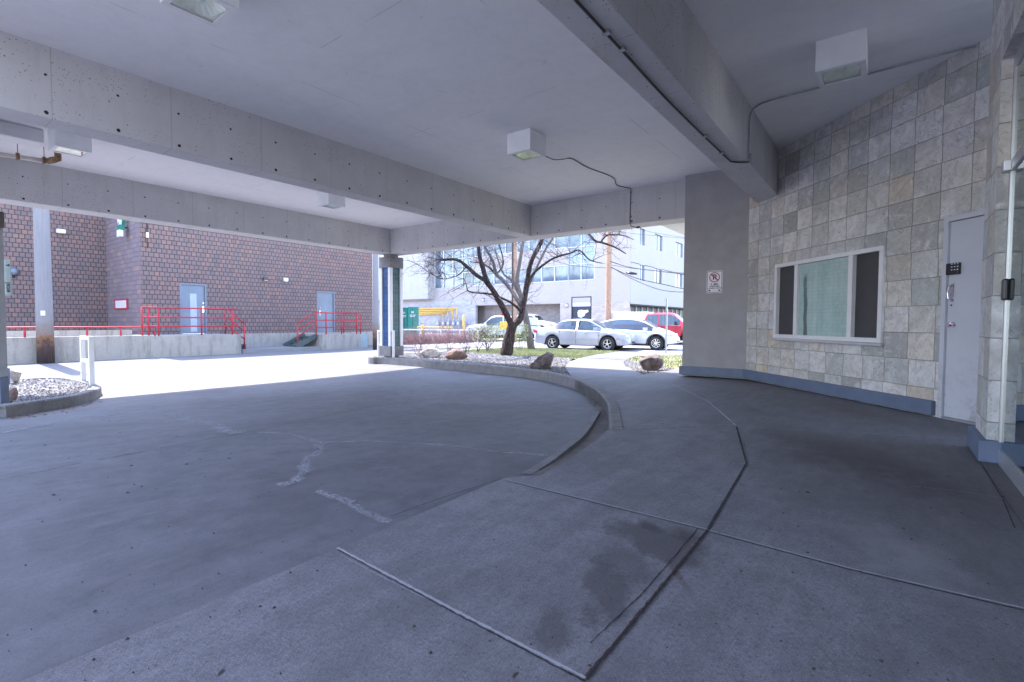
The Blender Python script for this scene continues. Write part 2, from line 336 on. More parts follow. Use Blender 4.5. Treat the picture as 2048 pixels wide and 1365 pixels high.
def slate():
    t = NT('slate_tile'); o = t.sep()
    rv, rc, m, fx, fy = cells(t, o[0], o[2], .37, .345, 0., .0045, .10)
    k = t.ramp(rv, [(0, (.36, .37, .36)), (.14, (.58, .58, .58)), (.34, (.72, .70, .69)), (.5, (.50, .52, .51)), (.64, (.70, .655, .59)), (.78, (.66, .67, .68)), (.88, (.40, .43, .41)), (.95, (.56, .52, .46)), (1, (.64, .54, .42))])
    off = t.vmath('MULTIPLY', rc, (17., 17., 17.)); vec = t.vmath('ADD', t.co, off)
    n1 = t.noise(3.0, 8, .65, vec=vec, dist=1.2); n2 = t.noise(14, 6, .7, vec=vec)
    k = t.mix(t.map(n1, .46, .72, 0, .7), k, (.36, .34, .32)); k = t.mix(t.map(n1, .46, .3, 0, .7), k, (.80, .79, .78)); k = t.mix(t.map(t.noise(1.3, 4), .48, .7, 0, .3), k, (.45, .41, .35))
    vein = t.map(t.math('ABSOLUTE', t.math('SUBTRACT', t.noise(2.2, 5, .6, vec=vec, dist=2.), .5)), .009, .0, 0, .7)
    k = t.mix(vein, k, (.2, .18, .16)); k = t.mix(t.map(n2, .52, .75, 0, .5), k, (.3, .28, .26)); k = t.mix(t.map(n2, .45, .3, 0, .4), k, (.72, .70, .68))
    k = t.mix(t.map(m, 0, 1, .45, 1), (.17, .16, .155), k); t.col(k); t.b.inputs['Roughness'].default_value = .7
    t.bump(t.math('ADD', t.math('MULTIPLY', m, .8), t.math('ADD', n1, t.math('MULTIPLY', n2, .5))), .9, .022); return t.m
M_slate = slate()
def brick(name, along='x', w=.205, h=.212, plainrows=False):
    t = NT(name); o = t.sep(); ax = o[0] if along == 'x' else o[1]
    rv, rc, m, fx, fy = cells(t, ax, o[2], w, h, .5 if not plainrows else .35, .017)
    cols = [(0, (.17, .15, .165)), (.2, (.21, .175, .18)), (.42, (.26, .19, .185)), (.6, (.2, .18, .195)), (.8, (.27, .19, .18)), (.97, (.29, .2, .18)), (1, (.33, .22, .17))]
    cols = [(a, tuple(min(.6, x*q) for x, q in zip(c, (.88, .74, .71)))) for a, c in cols]
    if plainrows: cols = [(0, (.19, .165, .185)), (.5, (.22, .19, .21)), (.92, (.25, .21, .22)), (1, (.34, .25, .2))]
    if plainrows: cols = [(a, tuple(x*q for x, q in zip(c, (.92, .8, .82)))) for a, c in cols]
    k = t.ramp(rv, cols); sepc = t.n('ShaderNodeSeparateColor'); t.l(rc, sepc.inputs[0])
    k = t.mix(t.map(t.noise(40, 4), .4, .7, 0, .35), k, (.3, .26, .26)); k = t.mix(t.map(t.noise(.8, 4), .4, .7, 0, .3), k, (.16, .14, .15))
    k = t.mix(t.map(m, 0, 1, .12 if plainrows else 0, 1), (.07, .058, .06), k) if not plainrows else t.mix(t.map(fy, .06, .1), (.13, .11, .13), k)
    t.col(k); t.b.inputs['Roughness'].default_value = .9
    t.bump(t.math('ADD', m, t.math('MULTIPLY', t.noise(60, 4), .3)), .8, .02); return t.m
M_brick = brick('brown_brick'); M_brickr = brick('grey_brick_return', 'y', .41, .212, True)
def dock_extra(t, k):
    o = t.sep(); sm = t.n('ShaderNodeMapping'); t.l(t.co, sm.inputs[0]); sm.inputs['Scale'].default_value = (2.5, 2.5, .4)
    k = t.mix(t.map(t.noise(1.6, 6, .7, vec=sm.outputs[0]), .5, .68, 0, .7), k, (.17, .16, .14)); return k
M_dock = concrete('dock_concrete', (.37, .34, .305), .12, .1, 1, .4, .9, dock_extra)
M_steeldoor = plain('blue_grey_steel', (.17, .21, .27), .45, .2, .12, 1.5); M_wood = None
def pole_mat():
    t = NT('weathered_pole'); o = t.sep(); n = t.noise(3, 5)
    h = t.math('ADD', o[2], t.map(n, .3, .7, -.35, .35))
    k = t.ramp(t.map(h, 0, 2.2), [(0, (.05, .035, .04)), (.3, (.07, .04, .035)), (.42, (.25, .12, .06)), (.55, (.22, .18, .165)), (.75, (.235, .225, .235)), (1, (.25, .245, .26))])
    sm = t.n('ShaderNodeMapping'); t.l(t.co, sm.inputs[0]); sm.inputs['Scale'].default_value = (20, 20, 1)
    t.col(t.mix(t.map(t.noise(1.5, 5, .7, vec=sm.outputs[0]), .45, .75, 0, .5), k, (.16, .13, .12))); t.bump(t.noise(2, 5, vec=sm.outputs[0]), .4, .02); return t.m
M_pole = pole_mat(); M_wpole = plain('brown_timber', (.36, .23, .16), .85, var=.2, nsc=8)
def bark():
    t = NT('bark'); sm = t.n('ShaderNodeMapping'); t.l(t.co, sm.inputs[0]); sm.inputs['Scale'].default_value = (9, 9, 2.5)
    n = t.noise(3, 7, .7, vec=sm.outputs[0]); t.col(t.ramp(n, [(.35, (.008, .006, .006)), (.5, (.035, .022, .02)), (.62, (.11, .08, .075)), (.75, (.24, .2, .19))]))
    t.b.inputs['Roughness'].default_value = .95; t.bump(n, 1, .05); return t.m
M_bark = bark(); M_twig = plain('twig_bark', (.10, .075, .08), .9, var=.3); M_barkl = plain('grey_bark', (.13, .11, .105), .9, var=.3, nsc=9, bump=.8)
M_hedge = plain('dormant_twigs', (.3, .18, .18), .9, var=.35, nsc=3); M_leaf = plain('leaf_green', (.2, .26, .07), .7, var=.4, nsc=5)
M_grass = plain('grass_blades', (.30, .32, .16), .8, var=.35, nsc=3); M_soil = plain('turf_soil', (.3, .29, .17), .95, var=.3, nsc=9, bump=.5)
def gravel_mat(name, dark=1.):
    t = NT(name); r = t.n('ShaderNodeObjectInfo'); v = t.voro(21, out='Color'); s_ = t.n('ShaderNodeSeparateColor'); t.l(v, s_.inputs[0])
    t.col(t.ramp(s_.outputs[0], [(0, (.13*dark, .12*dark, .13*dark)), (.35, (.3*dark, .29*dark, .3*dark)), (.7, (.45*dark, .42*dark, .42*dark)), (1, (.62*dark, .6*dark, .6*dark))])); t.bump(t.voro(21), .8, .03); return t.m
M_gravel = gravel_mat('gravel', .62); M_bed = gravel_mat('gravel_bed_soil', .4)
def rock_mat(name, a, b):
    t = NT(name); n = t.noise(3, 7, .7, dist=.8); t.col(t.mix(t.map(n, .35, .65), a, b)); t.b.inputs['Roughness'].default_value = .85; t.bump(n, .9, .08); return t.m
M_rockb = rock_mat('rock_brown', (.04, .025, .024), (.3, .25, .24)); M_rockr = rock_mat('rock_red', (.16, .08, .06), (.34, .25, .22)); M_rockw = rock_mat('rock_pale', (.25, .2, .17), (.62, .58, .55)); M_rockt = rock_mat('rock_tan', (.26, .2, .14), (.5, .42, .33))
def tilepanel(name, c):
    t = NT(name); o = t.sep(); xx = t.math('ADD', o[0], o[1]); rv, rc, m, fx, fy = cells(t, xx, o[2], .1, .16, 0., .007)
    k = t.mix(rv, tuple(x*.6 for x in c), tuple(x*1.3 for x in c)); t.col(t.mix(m, (.1, .17, .19), k)); t.b.inputs['Roughness'].default_value = .4; return t.m
M_tblue = tilepanel('blue_glass_tile', (.015, .06, .22)); M_tgreen = tilepanel('green_glass_tile', (.01, .08, .1))
M_glass = mat_glass('window_glass')
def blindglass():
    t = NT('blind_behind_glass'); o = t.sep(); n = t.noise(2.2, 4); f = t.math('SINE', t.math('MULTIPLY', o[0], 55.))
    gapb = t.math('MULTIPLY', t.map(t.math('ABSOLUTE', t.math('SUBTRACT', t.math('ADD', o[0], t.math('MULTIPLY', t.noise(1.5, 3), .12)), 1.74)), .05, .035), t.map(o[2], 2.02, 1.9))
    rv, rc, m, fx, fy = cells(t, o[0], o[2], .05, .06, .5, .012)  # faint cells paint the brick wall's reflection into the blind colour
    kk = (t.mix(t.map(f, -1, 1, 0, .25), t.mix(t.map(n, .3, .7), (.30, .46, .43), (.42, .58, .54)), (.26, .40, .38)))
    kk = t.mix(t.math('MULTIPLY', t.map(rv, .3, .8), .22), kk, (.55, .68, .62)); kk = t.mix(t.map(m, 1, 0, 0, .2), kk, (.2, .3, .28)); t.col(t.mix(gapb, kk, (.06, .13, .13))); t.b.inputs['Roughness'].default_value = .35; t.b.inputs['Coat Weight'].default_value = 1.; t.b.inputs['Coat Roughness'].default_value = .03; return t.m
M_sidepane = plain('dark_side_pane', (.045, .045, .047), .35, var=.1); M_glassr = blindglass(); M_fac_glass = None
def facade_glass():
    t = NT('curtain_wall_glass'); o = t.sep(); rv, rc, m, fx, fy = cells(t, o[1], o[2], 1.28, 3.0, 0., .01)
    t.col(t.mix(t.map(t.noise(.35, 3), .4, .6), (.10, .13, .17), (.22, .28, .35))); t.b.inputs['Metallic'].default_value = .25; t.b.inputs['Roughness'].default_value = .08
    t.bump(t.noise(.5, 2), .05, .2); return t.m
M_fglass = facade_glass()
M_fac = concrete('facade_concrete', (.41, .375, .365), .06, 0, .4, .2, grain=.1); M_facl = concrete('facade_pale', (.41, .40, .40), .06, 0, .3, .2, grain=.1)
def panel_mat(name, c, per, ax):
    t = NT(name); o = t.sep(); f = t.math('FRACT', t.math('DIVIDE', o[ax], per)); n = t.noise(1.5, 4)
    k = t.mix(t.map(n, .3, .7), tuple(x*.92 for x in c), c); t.col(t.mix(t.map(f, .015, .03, .5, 0), k, tuple(x*.5 for x in c))); t.b.inputs['Roughness'].default_value = .7; return t.m
M_panel = panel_mat('metal_panel', (.42, .41, .41), 1.25, 1)
def block(name, c, ax, w=.4, h=.2):
    t = NT(name); o = t.sep(); rv, rc, m, fx, fy = cells(t, o[ax], o[2], w, h, .5, .012); k = t.mix(rv, tuple(x*.85 for x in c), tuple(x*1.1 for x in c))
    t.col(t.mix(t.map(m, 0, 1, .5, 1), tuple(x*.6 for x in c), k)); t.b.inputs['Roughness'].default_value = .9; return t.m
M_block = block('grey_block', (.42, .42, .48), 1); M_tblock = block('tan_block', (.46, .4, .37), 1); M_recess = block('recess_block', (.36, .33, .33), 1)
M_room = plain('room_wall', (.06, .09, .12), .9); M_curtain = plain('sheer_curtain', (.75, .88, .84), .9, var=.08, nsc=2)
M_screen = plain('insect_screen', (.035, .035, .037), .9, var=.1)
M_concpole = None

exec_parts = []
# ================================================================== THE GROUND
def sheet(name, poly, zf, mat, step=.6, thick=0., off=0.):
    bm = bmesh.new(); ar = sum(poly[i][0]*poly[(i+1) % len(poly)][1]-poly[(i+1) % len(poly)][0]*poly[i][1] for i in range(len(poly)))
    if ar < 0: poly = poly[::-1]
    bm.faces.new([bm.verts.new((p[0], p[1], 0)) for p in poly])
    for ax in (0, 1):
        lo = min(p[ax] for p in poly); hi = max(p[ax] for p in poly); k = math.ceil(lo/step)*step
        while k < hi:
            n = [0, 0, 0]; n[ax] = 1; c = [0, 0, 0]; c[ax] = k
            bmesh.ops.bisect_plane(bm, geom=bm.verts[:]+bm.edges[:]+bm.faces[:], plane_co=c, plane_no=n, dist=1e-5); k += step
    for v in bm.verts: v.co.z = zf(v.co.x, v.co.y)+off
    if thick:
        be = [e for e in bm.edges if e.is_boundary]
        r = bmesh.ops.extrude_edge_only(bm, edges=be)
        for g in r['geom']:
            if isinstance(g, bmesh.types.BMVert): g.co.z -= thick
    bmesh.ops.recalc_face_normals(bm, faces=bm.faces)
    me = bpy.data.meshes.new(name); bm.to_mesh(me); bm.free(); me.materials.append(mat)
    o = bpy.data.objects.new(name, me); sc.collection.objects.link(o); return struct(o)
def rect(a, b, c, d): return [(a, c), (b, c), (b, d), (a, d)]
struct(MB().add([(-600, -600, -.7), (600, -600, -.7), (600, 600, -.7), (-600, 600, -.7)], [(0, 1, 2, 3)]).build('ground', M_ground))
sheet('driveway', rect(-24, 20.8, -9, 15.6), gz, M_drive, .5)
sheet('alley', rect(-60, 20.8, 15.6, 60), gz, M_alley, 1.)
sheet('street', rect(20.8, 80, -60, 60), gz, M_street, 1.)
P2 = lambda x, y, fn=pz: tuple(atg(x, y, fn)[:2])
K = [P2(1085, 951), P2(1150, 912), P2(1192, 882), P2(1219, 858)]
KB = [P2(1219, 858), P2(1217, 830), P2(1213, 806), P2(1190, 779), P2(1150, 759.5), P2(1105, 748), P2(1060, 741), P2(960, 730.5), P2(850, 721.5), P2(770, 715.5)]
def smooth_path(p, n=6):
    out = []; m = len(p); p = [A(q, float) for q in p]
    for i in range(m-1):
        a, b, c, d = p[max(i-1, 0)], p[i], p[i+1], p[min(i+2, m-1)]
        for k in range(n):
            t = k/n; out.append(.5*((2*b)+(-a+c)*t+(2*a-5*b+4*c-d)*t*t+(-a+3*b-3*c+d)*t**3))
    out.append(p[-1]); return out
T0 = P2(745, 715.2); T1 = P2(736, 713.8); T2 = P2(746, 711.5)
tip = [T0, T1, T2, (T2[0]+.9, T2[1]+.75), (T2[0]+2.2, 15.45), (20.7, 15.5)]
kerb_line = smooth_path(KB+tip, 6)
walkL = [P2(1142, 752), P2(1130, 735), P2(1139.5, 724), P2(1159, 716.5), P2(1194, 710), P2(1236, 704)]
bedR = [P2(1354, 739), P2(1286, 750), P2(1269, 742.5), P2(1252, 734), P2(1246, 726), P2(1252, 720), P2(1274, 712.5)]
arc = [tuple(q) for q in smooth_path(KB[:6], 6)]
# pavement: one concrete sheet from the foreground round the building front, and the walk to the street
r0 = at(1010, 957)
plz = [(-9, 2.0), tuple(at(675, 1099)[:2]), (r0[0], r0[1])] + K[:-1] + arc + [walkL[0]] + walkL[1:] + [(20.75, walkL[-1][1]+.05), (20.75, 5.2)] + [bedR[-1]] + bedR[::-1][1:] + [(12.3, 3.0), (12.3, -6), (-9, -6)]
i_ = plz.index(walkL[0])
def pzr(u, v):    # pavement dips to the driveway along the ramp beside the gutter
    d = min(math.hypot(u-a[0], v-a[1]) for a in K[:-1])
    return pz(u, v)+min(0, gz(u, v)+.0)*max(0, 1-d/.9)*(1 if u < K[-1][0]-.15 else 0)
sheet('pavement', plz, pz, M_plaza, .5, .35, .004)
def sweep(name, path, fn, w, top, deep, mat):   # kerb: rectangular section with a rounded nose along a path
    m = MB(); n = len(path); vs = []
    for i, p in enumerate(path):
        d = A(path[min(i+1, n-1)])-A(path[max(i-1, 0)]); nn = A([-d[1], d[0]])/np.linalg.norm(d)
        z = fn(p[0], p[1])+top
        q = lambda k: (p[0]+nn[0]*k, p[1]+nn[1]*k)
        vs += [(*q(0), z-deep), (*q(0), z-.03), (*q(-.012), z-.008), (*q(-.035), z), (*q(-w+.01), z), (*q(-w), z-.01), (*q(-w), z-.12)]
    m.add(vs, [(i*7+k, i*7+k+1, (i+1)*7+k+1, (i+1)*7+k) for i in range(n-1) for k in range(6)]+[tuple(range(7)), tuple(range((n-1)*7, n*7))[::-1]])
    return struct(m.build(name, mat, recalc=True))
sweep('kerb', [tuple(q) for q in kerb_line], pz, .15, .014, .4, M_kerb)
# planted bed inside the kerb (gravel, then grass), and the small bed by the pillar
inner = [tuple(q) for q in kerb_line if dep(A([q[0], q[1], 0])) > dep(A([*walkL[0], 0]))-.05][0:]
gb = [P2(1144, 717.6), P2(1100, 714), P2(1040, 711), (15.6, 12.6), (15.8, 15.3)]
bedpoly = [tuple(q) for q in kerb_line if q[0] > walkL[0][0]-1.2 and q[0] < 15.8 or q[1] > 7]
bedpoly = [q for q in bedpoly if q[0] <= 15.8]
st = [q for q in bedpoly if q[1] > walkL[0][1]-.3]
sheet('gravel_bed', st+gb[::-1]+[walkL[1], walkL[0]], pz, M_bed, .6, .0, -.03)
sheet('lawn_soil', gb+[(20.7, 15.4), (20.7, walkL[-1][1]), walkL[-1], walkL[4], walkL[3]], pz, M_soil, .6, .0, -.012)
rb = bedR+[(15.5, 5.2), (12.2, 1.5), (11.6, 3.3)]
sheet('gravel_bed', bedR[:-1]+[(12.9, 4.2), (12.5, 2.0), (12.1, 2.9)], pz, M_bed, .5, 0, -.02)
sheet('lawn_soil', [bedR[-1], (20.75, 5.2), (20.75, -2), (12.5, -2), (12.9, 4.2), bedR[-2]], pz, M_soil, .6, 0, -.01)
# gutter and its low inner lip
gut = [P2(1062, 951, gz), P2(1110, 925, gz), P2(1160, 886, gz), P2(1190, 852, gz), P2(1204, 828, gz)]
sheet('gutter', gut+[P2(1222, 835, gz), P2(1226, 862, gz), P2(1195, 892, gz), P2(1152, 920, gz), P2(1092, 953, gz)], gz, M_gutter, .3, 0, .006)
lip = smooth_path([P2(1055, 950, gz), P2(1105, 922, gz), P2(1152, 888, gz), P2(1178, 858, gz), P2(1196, 828, gz)], 5)
m = MB(); n = len(lip); vs = []
for i, p in enumerate(lip):
    d = A(lip[min(i+1, n-1)])-A(lip[max(i-1, 0)]); nn = A([-d[1], d[0]])/np.linalg.norm(d); z = gz(*p); h_ = .035*min(1, i/8)
    vs += [(p[0]+nn[0]*k, p[1]+nn[1]*k, z+hh) for k, hh in ((.06, 0.003), (.05, h_*.8+.004), (-.03, h_+.005), (-.045, .004))]
m.add(vs, [(i*4+k, i*4+k+1, (i+1)*4+k+1, (i+1)*4+k) for i in range(n-1) for k in range(3)]); struct(m.build('gutter_lip', M_kerb, recalc=True))
# joints, cracks
M_jl = bloom('joint_light', (.40, .395, .42), 1.2, 5, .25, .45); M_jd = bloom('joint_dark', (.03, .026, .03), 1.3, 12, .2, .45)
def seam(name, px, mat, w, fn=pz, off=.009, jit=0., sub=1):
    pts = [atg(x, y, fn) for x, y in px]; q = []
    for a, b in zip(pts[:-1], pts[1:]):
        for k in range(sub): q.append(a+(b-a)*k/sub)
    q.append(pts[-1])
    q = [A([p[0]+random.uniform(-jit, jit), p[1]+random.uniform(-jit, jit), 0]) for p in q]
    for p in q: p[2] = fn(p[0], p[1])+off
    ws = [w*random.uniform(.55, 1.45) if jit else w*random.uniform(.85, 1.15) for _ in q]
    o = struct(MB().ribbon(q, ws).build(name, mat)); uv = o.data.uv_layers.new(name='UVMap')
    for pl in o.data.polygons:
        for li, (a, b) in zip(pl.loop_indices, ((0, 0), (0, 1), (1, 1), (1, 0))): uv.data[li].uv = (pl.index+a, b)
J = [(1310, 755), (1417, 805), (1472, 853), (1493, 929), (1415, 1063)]
seam('pavement_joint', J[:3], M_jl, 0.0340, sub=10); seam('pavement_joint', [(1473, 855), (1493, 929), (1415, 1063)], M_jd, 0.0238, sub=12)
seam('pavement_joint', [(1494, 928), (1417, 1062)], M_jl, 0.0102, off=.006, sub=12)
seam('pavement_joint', [(1415, 1064), (1310, 1196), (1172, 1364)], M_jd, 0.0187, sub=16); seam('pavement_joint', [(1409, 1068), (1304, 1196), (1165, 1364)], M_rust, .006, sub=30, jit=.003, off=.006)
seam('pavement_joint', [(675, 1099), (900, 1220), (1172, 1362)], M_jl, 0.0272, sub=25); seam('pavement_joint', [(675, 1101), (899, 1223), (1170, 1366)], M_jd, 0.0153, off=.006, sub=25)
seam('pavement_joint', [(1010, 961), (1415, 1062)], M_jl, 0.0187, sub=14); seam('pavement_joint', [(1010, 963), (1415, 1064)], M_jd, 0.0102, sub=14, off=.006)
seam('pavement_joint', [(1418, 1064), (1700, 1140), (2048, 1221)], M_jl, 0.0221, sub=14); seam('pavement_joint', [(1418, 1066), (1700, 1142), (2048, 1224)], M_jd, 0.0102, sub=14, off=.006)
seam('pavement_joint', [(1222, 861), (1340, 855), (1400, 852)], M_jl, 0.0340, sub=12, jit=.003); seam('pavement_joint', [(1400, 852), (1470, 851)], M_jl, 0.0153, sub=8)
seam('pavement_joint', [(1310, 925), (1490, 930)], M_jl, 0.0085, sub=6); seam('pavement_joint', [(1180, 806), (1290, 803), (1415, 806)], M_jd, 0.0102, sub=8); seam('pavement_joint', [(1157, 762), (1230, 757), (1300, 756)], M_jd, 0.0136, sub=6)
seam('pavement_joint', [(1480, 855), (1620, 862), (1800, 872), (1925, 880)], M_jl, 0.0102, sub=9, jit=.002); seam('pavement_joint', [(1820, 975), (1920, 985), (2010, 1000)], M_jl, 0.0068, sub=9)
seam('pavement_joint', [(1420, 805), (1560, 806), (1700, 808)], M_jl, 0.0102, sub=9)
seam('pavement_joint', [(1965, 935), (2005, 1000), (2030, 1060)], M_jd, 0.0102, sub=9)
seam('pavement_joint', [(1240, 705), (1330, 698)], M_jd, 0.0340); seam('pavement_joint', [(1165, 716), (1250, 722)], M_jd, 0.0340); seam('pavement_joint', [(1140, 733), (1255, 737)], M_jd, 0.0238)
seam('driveway_joint', [(780, 1036), (880, 1000), (1003, 960)], M_jd, 0.0102, gz, .009, sub=10)
seam('driveway_joint', [(0, 962), (150, 930), (480, 868), (740, 815), (880, 797)], M_jd, 0.0136, gz, .006, sub=30, jit=.003)
seam('driveway_joint', [(1000, 785), (1080, 812), (1190, 828)], M_jd, 0.0102, gz, .006, sub=10); seam('driveway_joint', [(180, 742), (420, 735), (700, 712)], M_jd, 0.0510, gz, .006, sub=10, jit=.01)
seam('driveway_joint', [(195, 755), (430, 745), (730, 719)], M_jd, 0.0238, gz, .006, sub=10, jit=.01)
for px, w in (([(0, 868), (120, 845), (255, 826), (345, 824), (450, 812), (560, 797), (650, 785)], .03), ([(365, 836), (390, 846), (430, 850), (455, 864), (485, 868)], .11), ([(485, 868), (520, 866), (575, 868), (620, 880), (645, 887)], .035),
              ([(645, 887), (740, 882), (880, 890), (1000, 905), (1110, 913)], .022), ([(640, 888), (635, 905), (612, 922), (610, 945), (590, 965), (560, 972)], .055), ([(635, 985), (680, 998), (720, 1020), (775, 1045)], .025), ([(350, 826), (358, 838), (372, 842)], .06), ([(360, 825), (450, 815), (440, 812)], .04)):
    seam('driveway_crack', px, M_crack, max(w*2.2, .085), gz, .005, .015, 14); seam('driveway_crack', px, M_crackd, .008, gz, .008, .012, 22)
seam('pavement_joint', [(680, 1112), (780, 1165), (850, 1200)], M_jl, 0.0068, off=.007, sub=9)
seam('pavement_joint', [(1395, 1060), (1290, 1185), (1180, 1290)], M_jd, 0.0068, off=.007, sub=14, jit=.002)
# grit and litter on the concrete
m = MB()
for _ in range(330):
    x, y = random.uniform(0, 2048), 770+600*random.random()**1.6; fn = gz if (y < 950 and x < 1150) or x < 600 else pz
    if 1190 < x and y < 830: fn = pz
    p = atg(x, y, fn); r = random.choice((.002, .003, .003, .004, .007))*(1 if y > 1000 else 1.8)*random.uniform(.7, 1.3)
    z = max(gz(p[0], p[1]), p[2]); m.add([(p[0]+r*math.cos(a)*random.uniform(.5, 1.3), p[1]+r*math.sin(a)*random.uniform(.5, 1.3), z+.006) for a in (0, 1.2, 2.5, 3.8, 5)]+[(p[0], p[1], z+.012)], [(0, 1, 5), (1, 2, 5), (2, 3, 5), (3, 4, 5), (4, 0, 5)])
struct(tag(m.build('grit', plain('grit', (.06, .05, .05), .9, var=.5, nsc=4)), 'specks of dark grit scattered over the concrete', 'grit'), 'stuff')
def leaf_litter(pxs, n, spread, name, lab):
    m = MB()
    for _ in range(n):
        i = random.randrange(len(pxs)-1); t = random.random(); x = pxs[i][0]*(1-t)+pxs[i+1][0]*t; y = pxs[i][1]*(1-t)+pxs[i+1][1]*t
        p = atg(x, y, gz); p = p+A([random.gauss(0, spread), random.gauss(0, spread), 0]); a = random.uniform(0, 6.3); r = random.uniform(.012, .035); z = gz(p[0], p[1])+.008
        m.add([(p[0]+r*math.cos(a+b)*q, p[1]+r*math.sin(a+b)*q, z+random.uniform(0, .02)) for b, q in ((0, 1), (1.6, .5), (3.14, 1), (4.7, .5))], [(0, 1, 2, 3)])
    struct(tag(m.build(name, plain('dry_leaf', (.22, .11, .06), .9, var=.5, nsc=10)), lab, 'leaf litter'), 'stuff')
leaf_litter([(1170, 790), (1195, 810), (1207, 828)], 70, .05, 'leaf_litter', 'brown dry leaves gathered in the gutter at the kerb bend')
leaf_litter([(380, 715), (480, 708), (600, 700), (700, 697)], 260, .12, 'leaf_litter', 'brown dry leaves along the foot of the loading dock')
leaf_litter([(975, 745), (1000, 748)], 60, .05, 'leaf_litter', 'small heap of brown leaves against the kerb below the dark boulder')
leaf_litter([(15, 838), (110, 830), (190, 805)], 70, .08, 'leaf_litter', 'dry leaves along the foot of the left island kerb')

# ================================================================== CANOPY
ZC, ZB = 4.33, 3.5
can = thing('entrance_canopy', 'pale concrete drive-through canopy with deep beams overhead, carried on a tiled column', 'canopy', (11.5, 14.1, -.1))
def inroot(root, mb):     # world-coordinate mesh under a root that sits elsewhere
    l = root.location
    if root.rotation_euler[2] == 0: mb.v = [(a-l[0], b-l[1], c-l[2]) for a, b, c in mb.v]
    else:
        R_ = Matrix.Rotation(-root.rotation_euler[2], 3, 'Z'); mb.v = [tuple(R_ @ (Vector(q)-l)) for q in mb.v]
    return mb
def part(root, name, mb, mat, **k): return inroot(root, mb).build(name, mat, root, **k)
def wpart(root, name, mb, mat, **k):    # like part but the mesh keeps world coordinates as texture space
    o = mb.build(name, mat, root, **k); o.matrix_parent_inverse = Matrix.LocRotScale(root.location, root.rotation_euler, None).inverted(); return o
U0 = -.45
wpart(can, 'roof_slab', MB().prism([(-5, -1.2), (11.86, -1.2), (11.86, 14.46), (U0, 14.46), (U0, 2.12), (-5, 2.12)], ZC, 5.2), M_ceil)  # slab behind the camera is an unseen extension added to dim the right bay
def beam(a, b, mat): return wpart(can, 'beam', MB().box(a, b), mat, bevel=.012)
beam((U0, 7.88, ZB), (11.25, 8.29, ZC+.02), M_beamx); beam((U0+.01, 13.82, ZB+.002), (11.85, 14.4, ZC+.02), M_beamx)
beam((11.25, 2.12, ZB-.002), (11.83, 13.82, ZC+.03), M_beamy)
beam((-5, 1.69, ZB+.003), (11.3, 2.12, ZC+.02), M_beamB); beam((.3, 8.29, ZB+.001), (.86, 13.82, ZC+.03), M_beamy)
p = [at(1303, 441, 3.52), at(1369, 431, 3.52), at(1369, 470, 3.52)]
wpart(can, 'soffit_fin', MB().prism([(11.84, 4.45), (11.84, 1.0), (19, 1.0), (19, 4.45)], 3.505, 4.4), M_ceil)
col_x, col_y = 11.5, 14.08
def column(root, cx, cy, zb):
    c = MB().box((cx-.17, cy-.17, zb+.0), (cx+.17, cy+.17, ZB)); sh = wpart(root, 'column', c, M_stucco)
    def sub(n, mb, mt, bevel=.008):
        return mb.build(n, mt, sh, bevel=bevel)
    sub('cap', MB().box((cx-.3, cy-.3, 3.02), (cx+.3, cy+.3, 3.4)), M_kerb); sub('plinth', MB().box((cx-.3, cy-.3, zb+.08), (cx+.3, cy+.3, zb+.42)), M_kerb)
    for sx in (-1, 1):
        for sy in (-1, 1): sub('corner_post', MB().box((cx+sx*.225-.06, cy+sy*.225-.06, zb+.42), (cx+sx*.225+.06, cy+sy*.225+.06, 3.02)), M_white)
    for sx in (-1, 1): sub('tile_panel', MB().box((cx+sx*.19, cy-.164, zb+.42), (cx+sx*.235, cy+.164, 3.02)), M_tblue, 0)
    for sy in (-1, 1): sub('tile_panel', MB().box((cx-.164, cy+sy*.19, zb+.42), (cx+.164, cy+sy*.235, 3.02)), M_tgreen, 0)
column(can, col_x, col_y, pz(col_x, col_y)-.02)
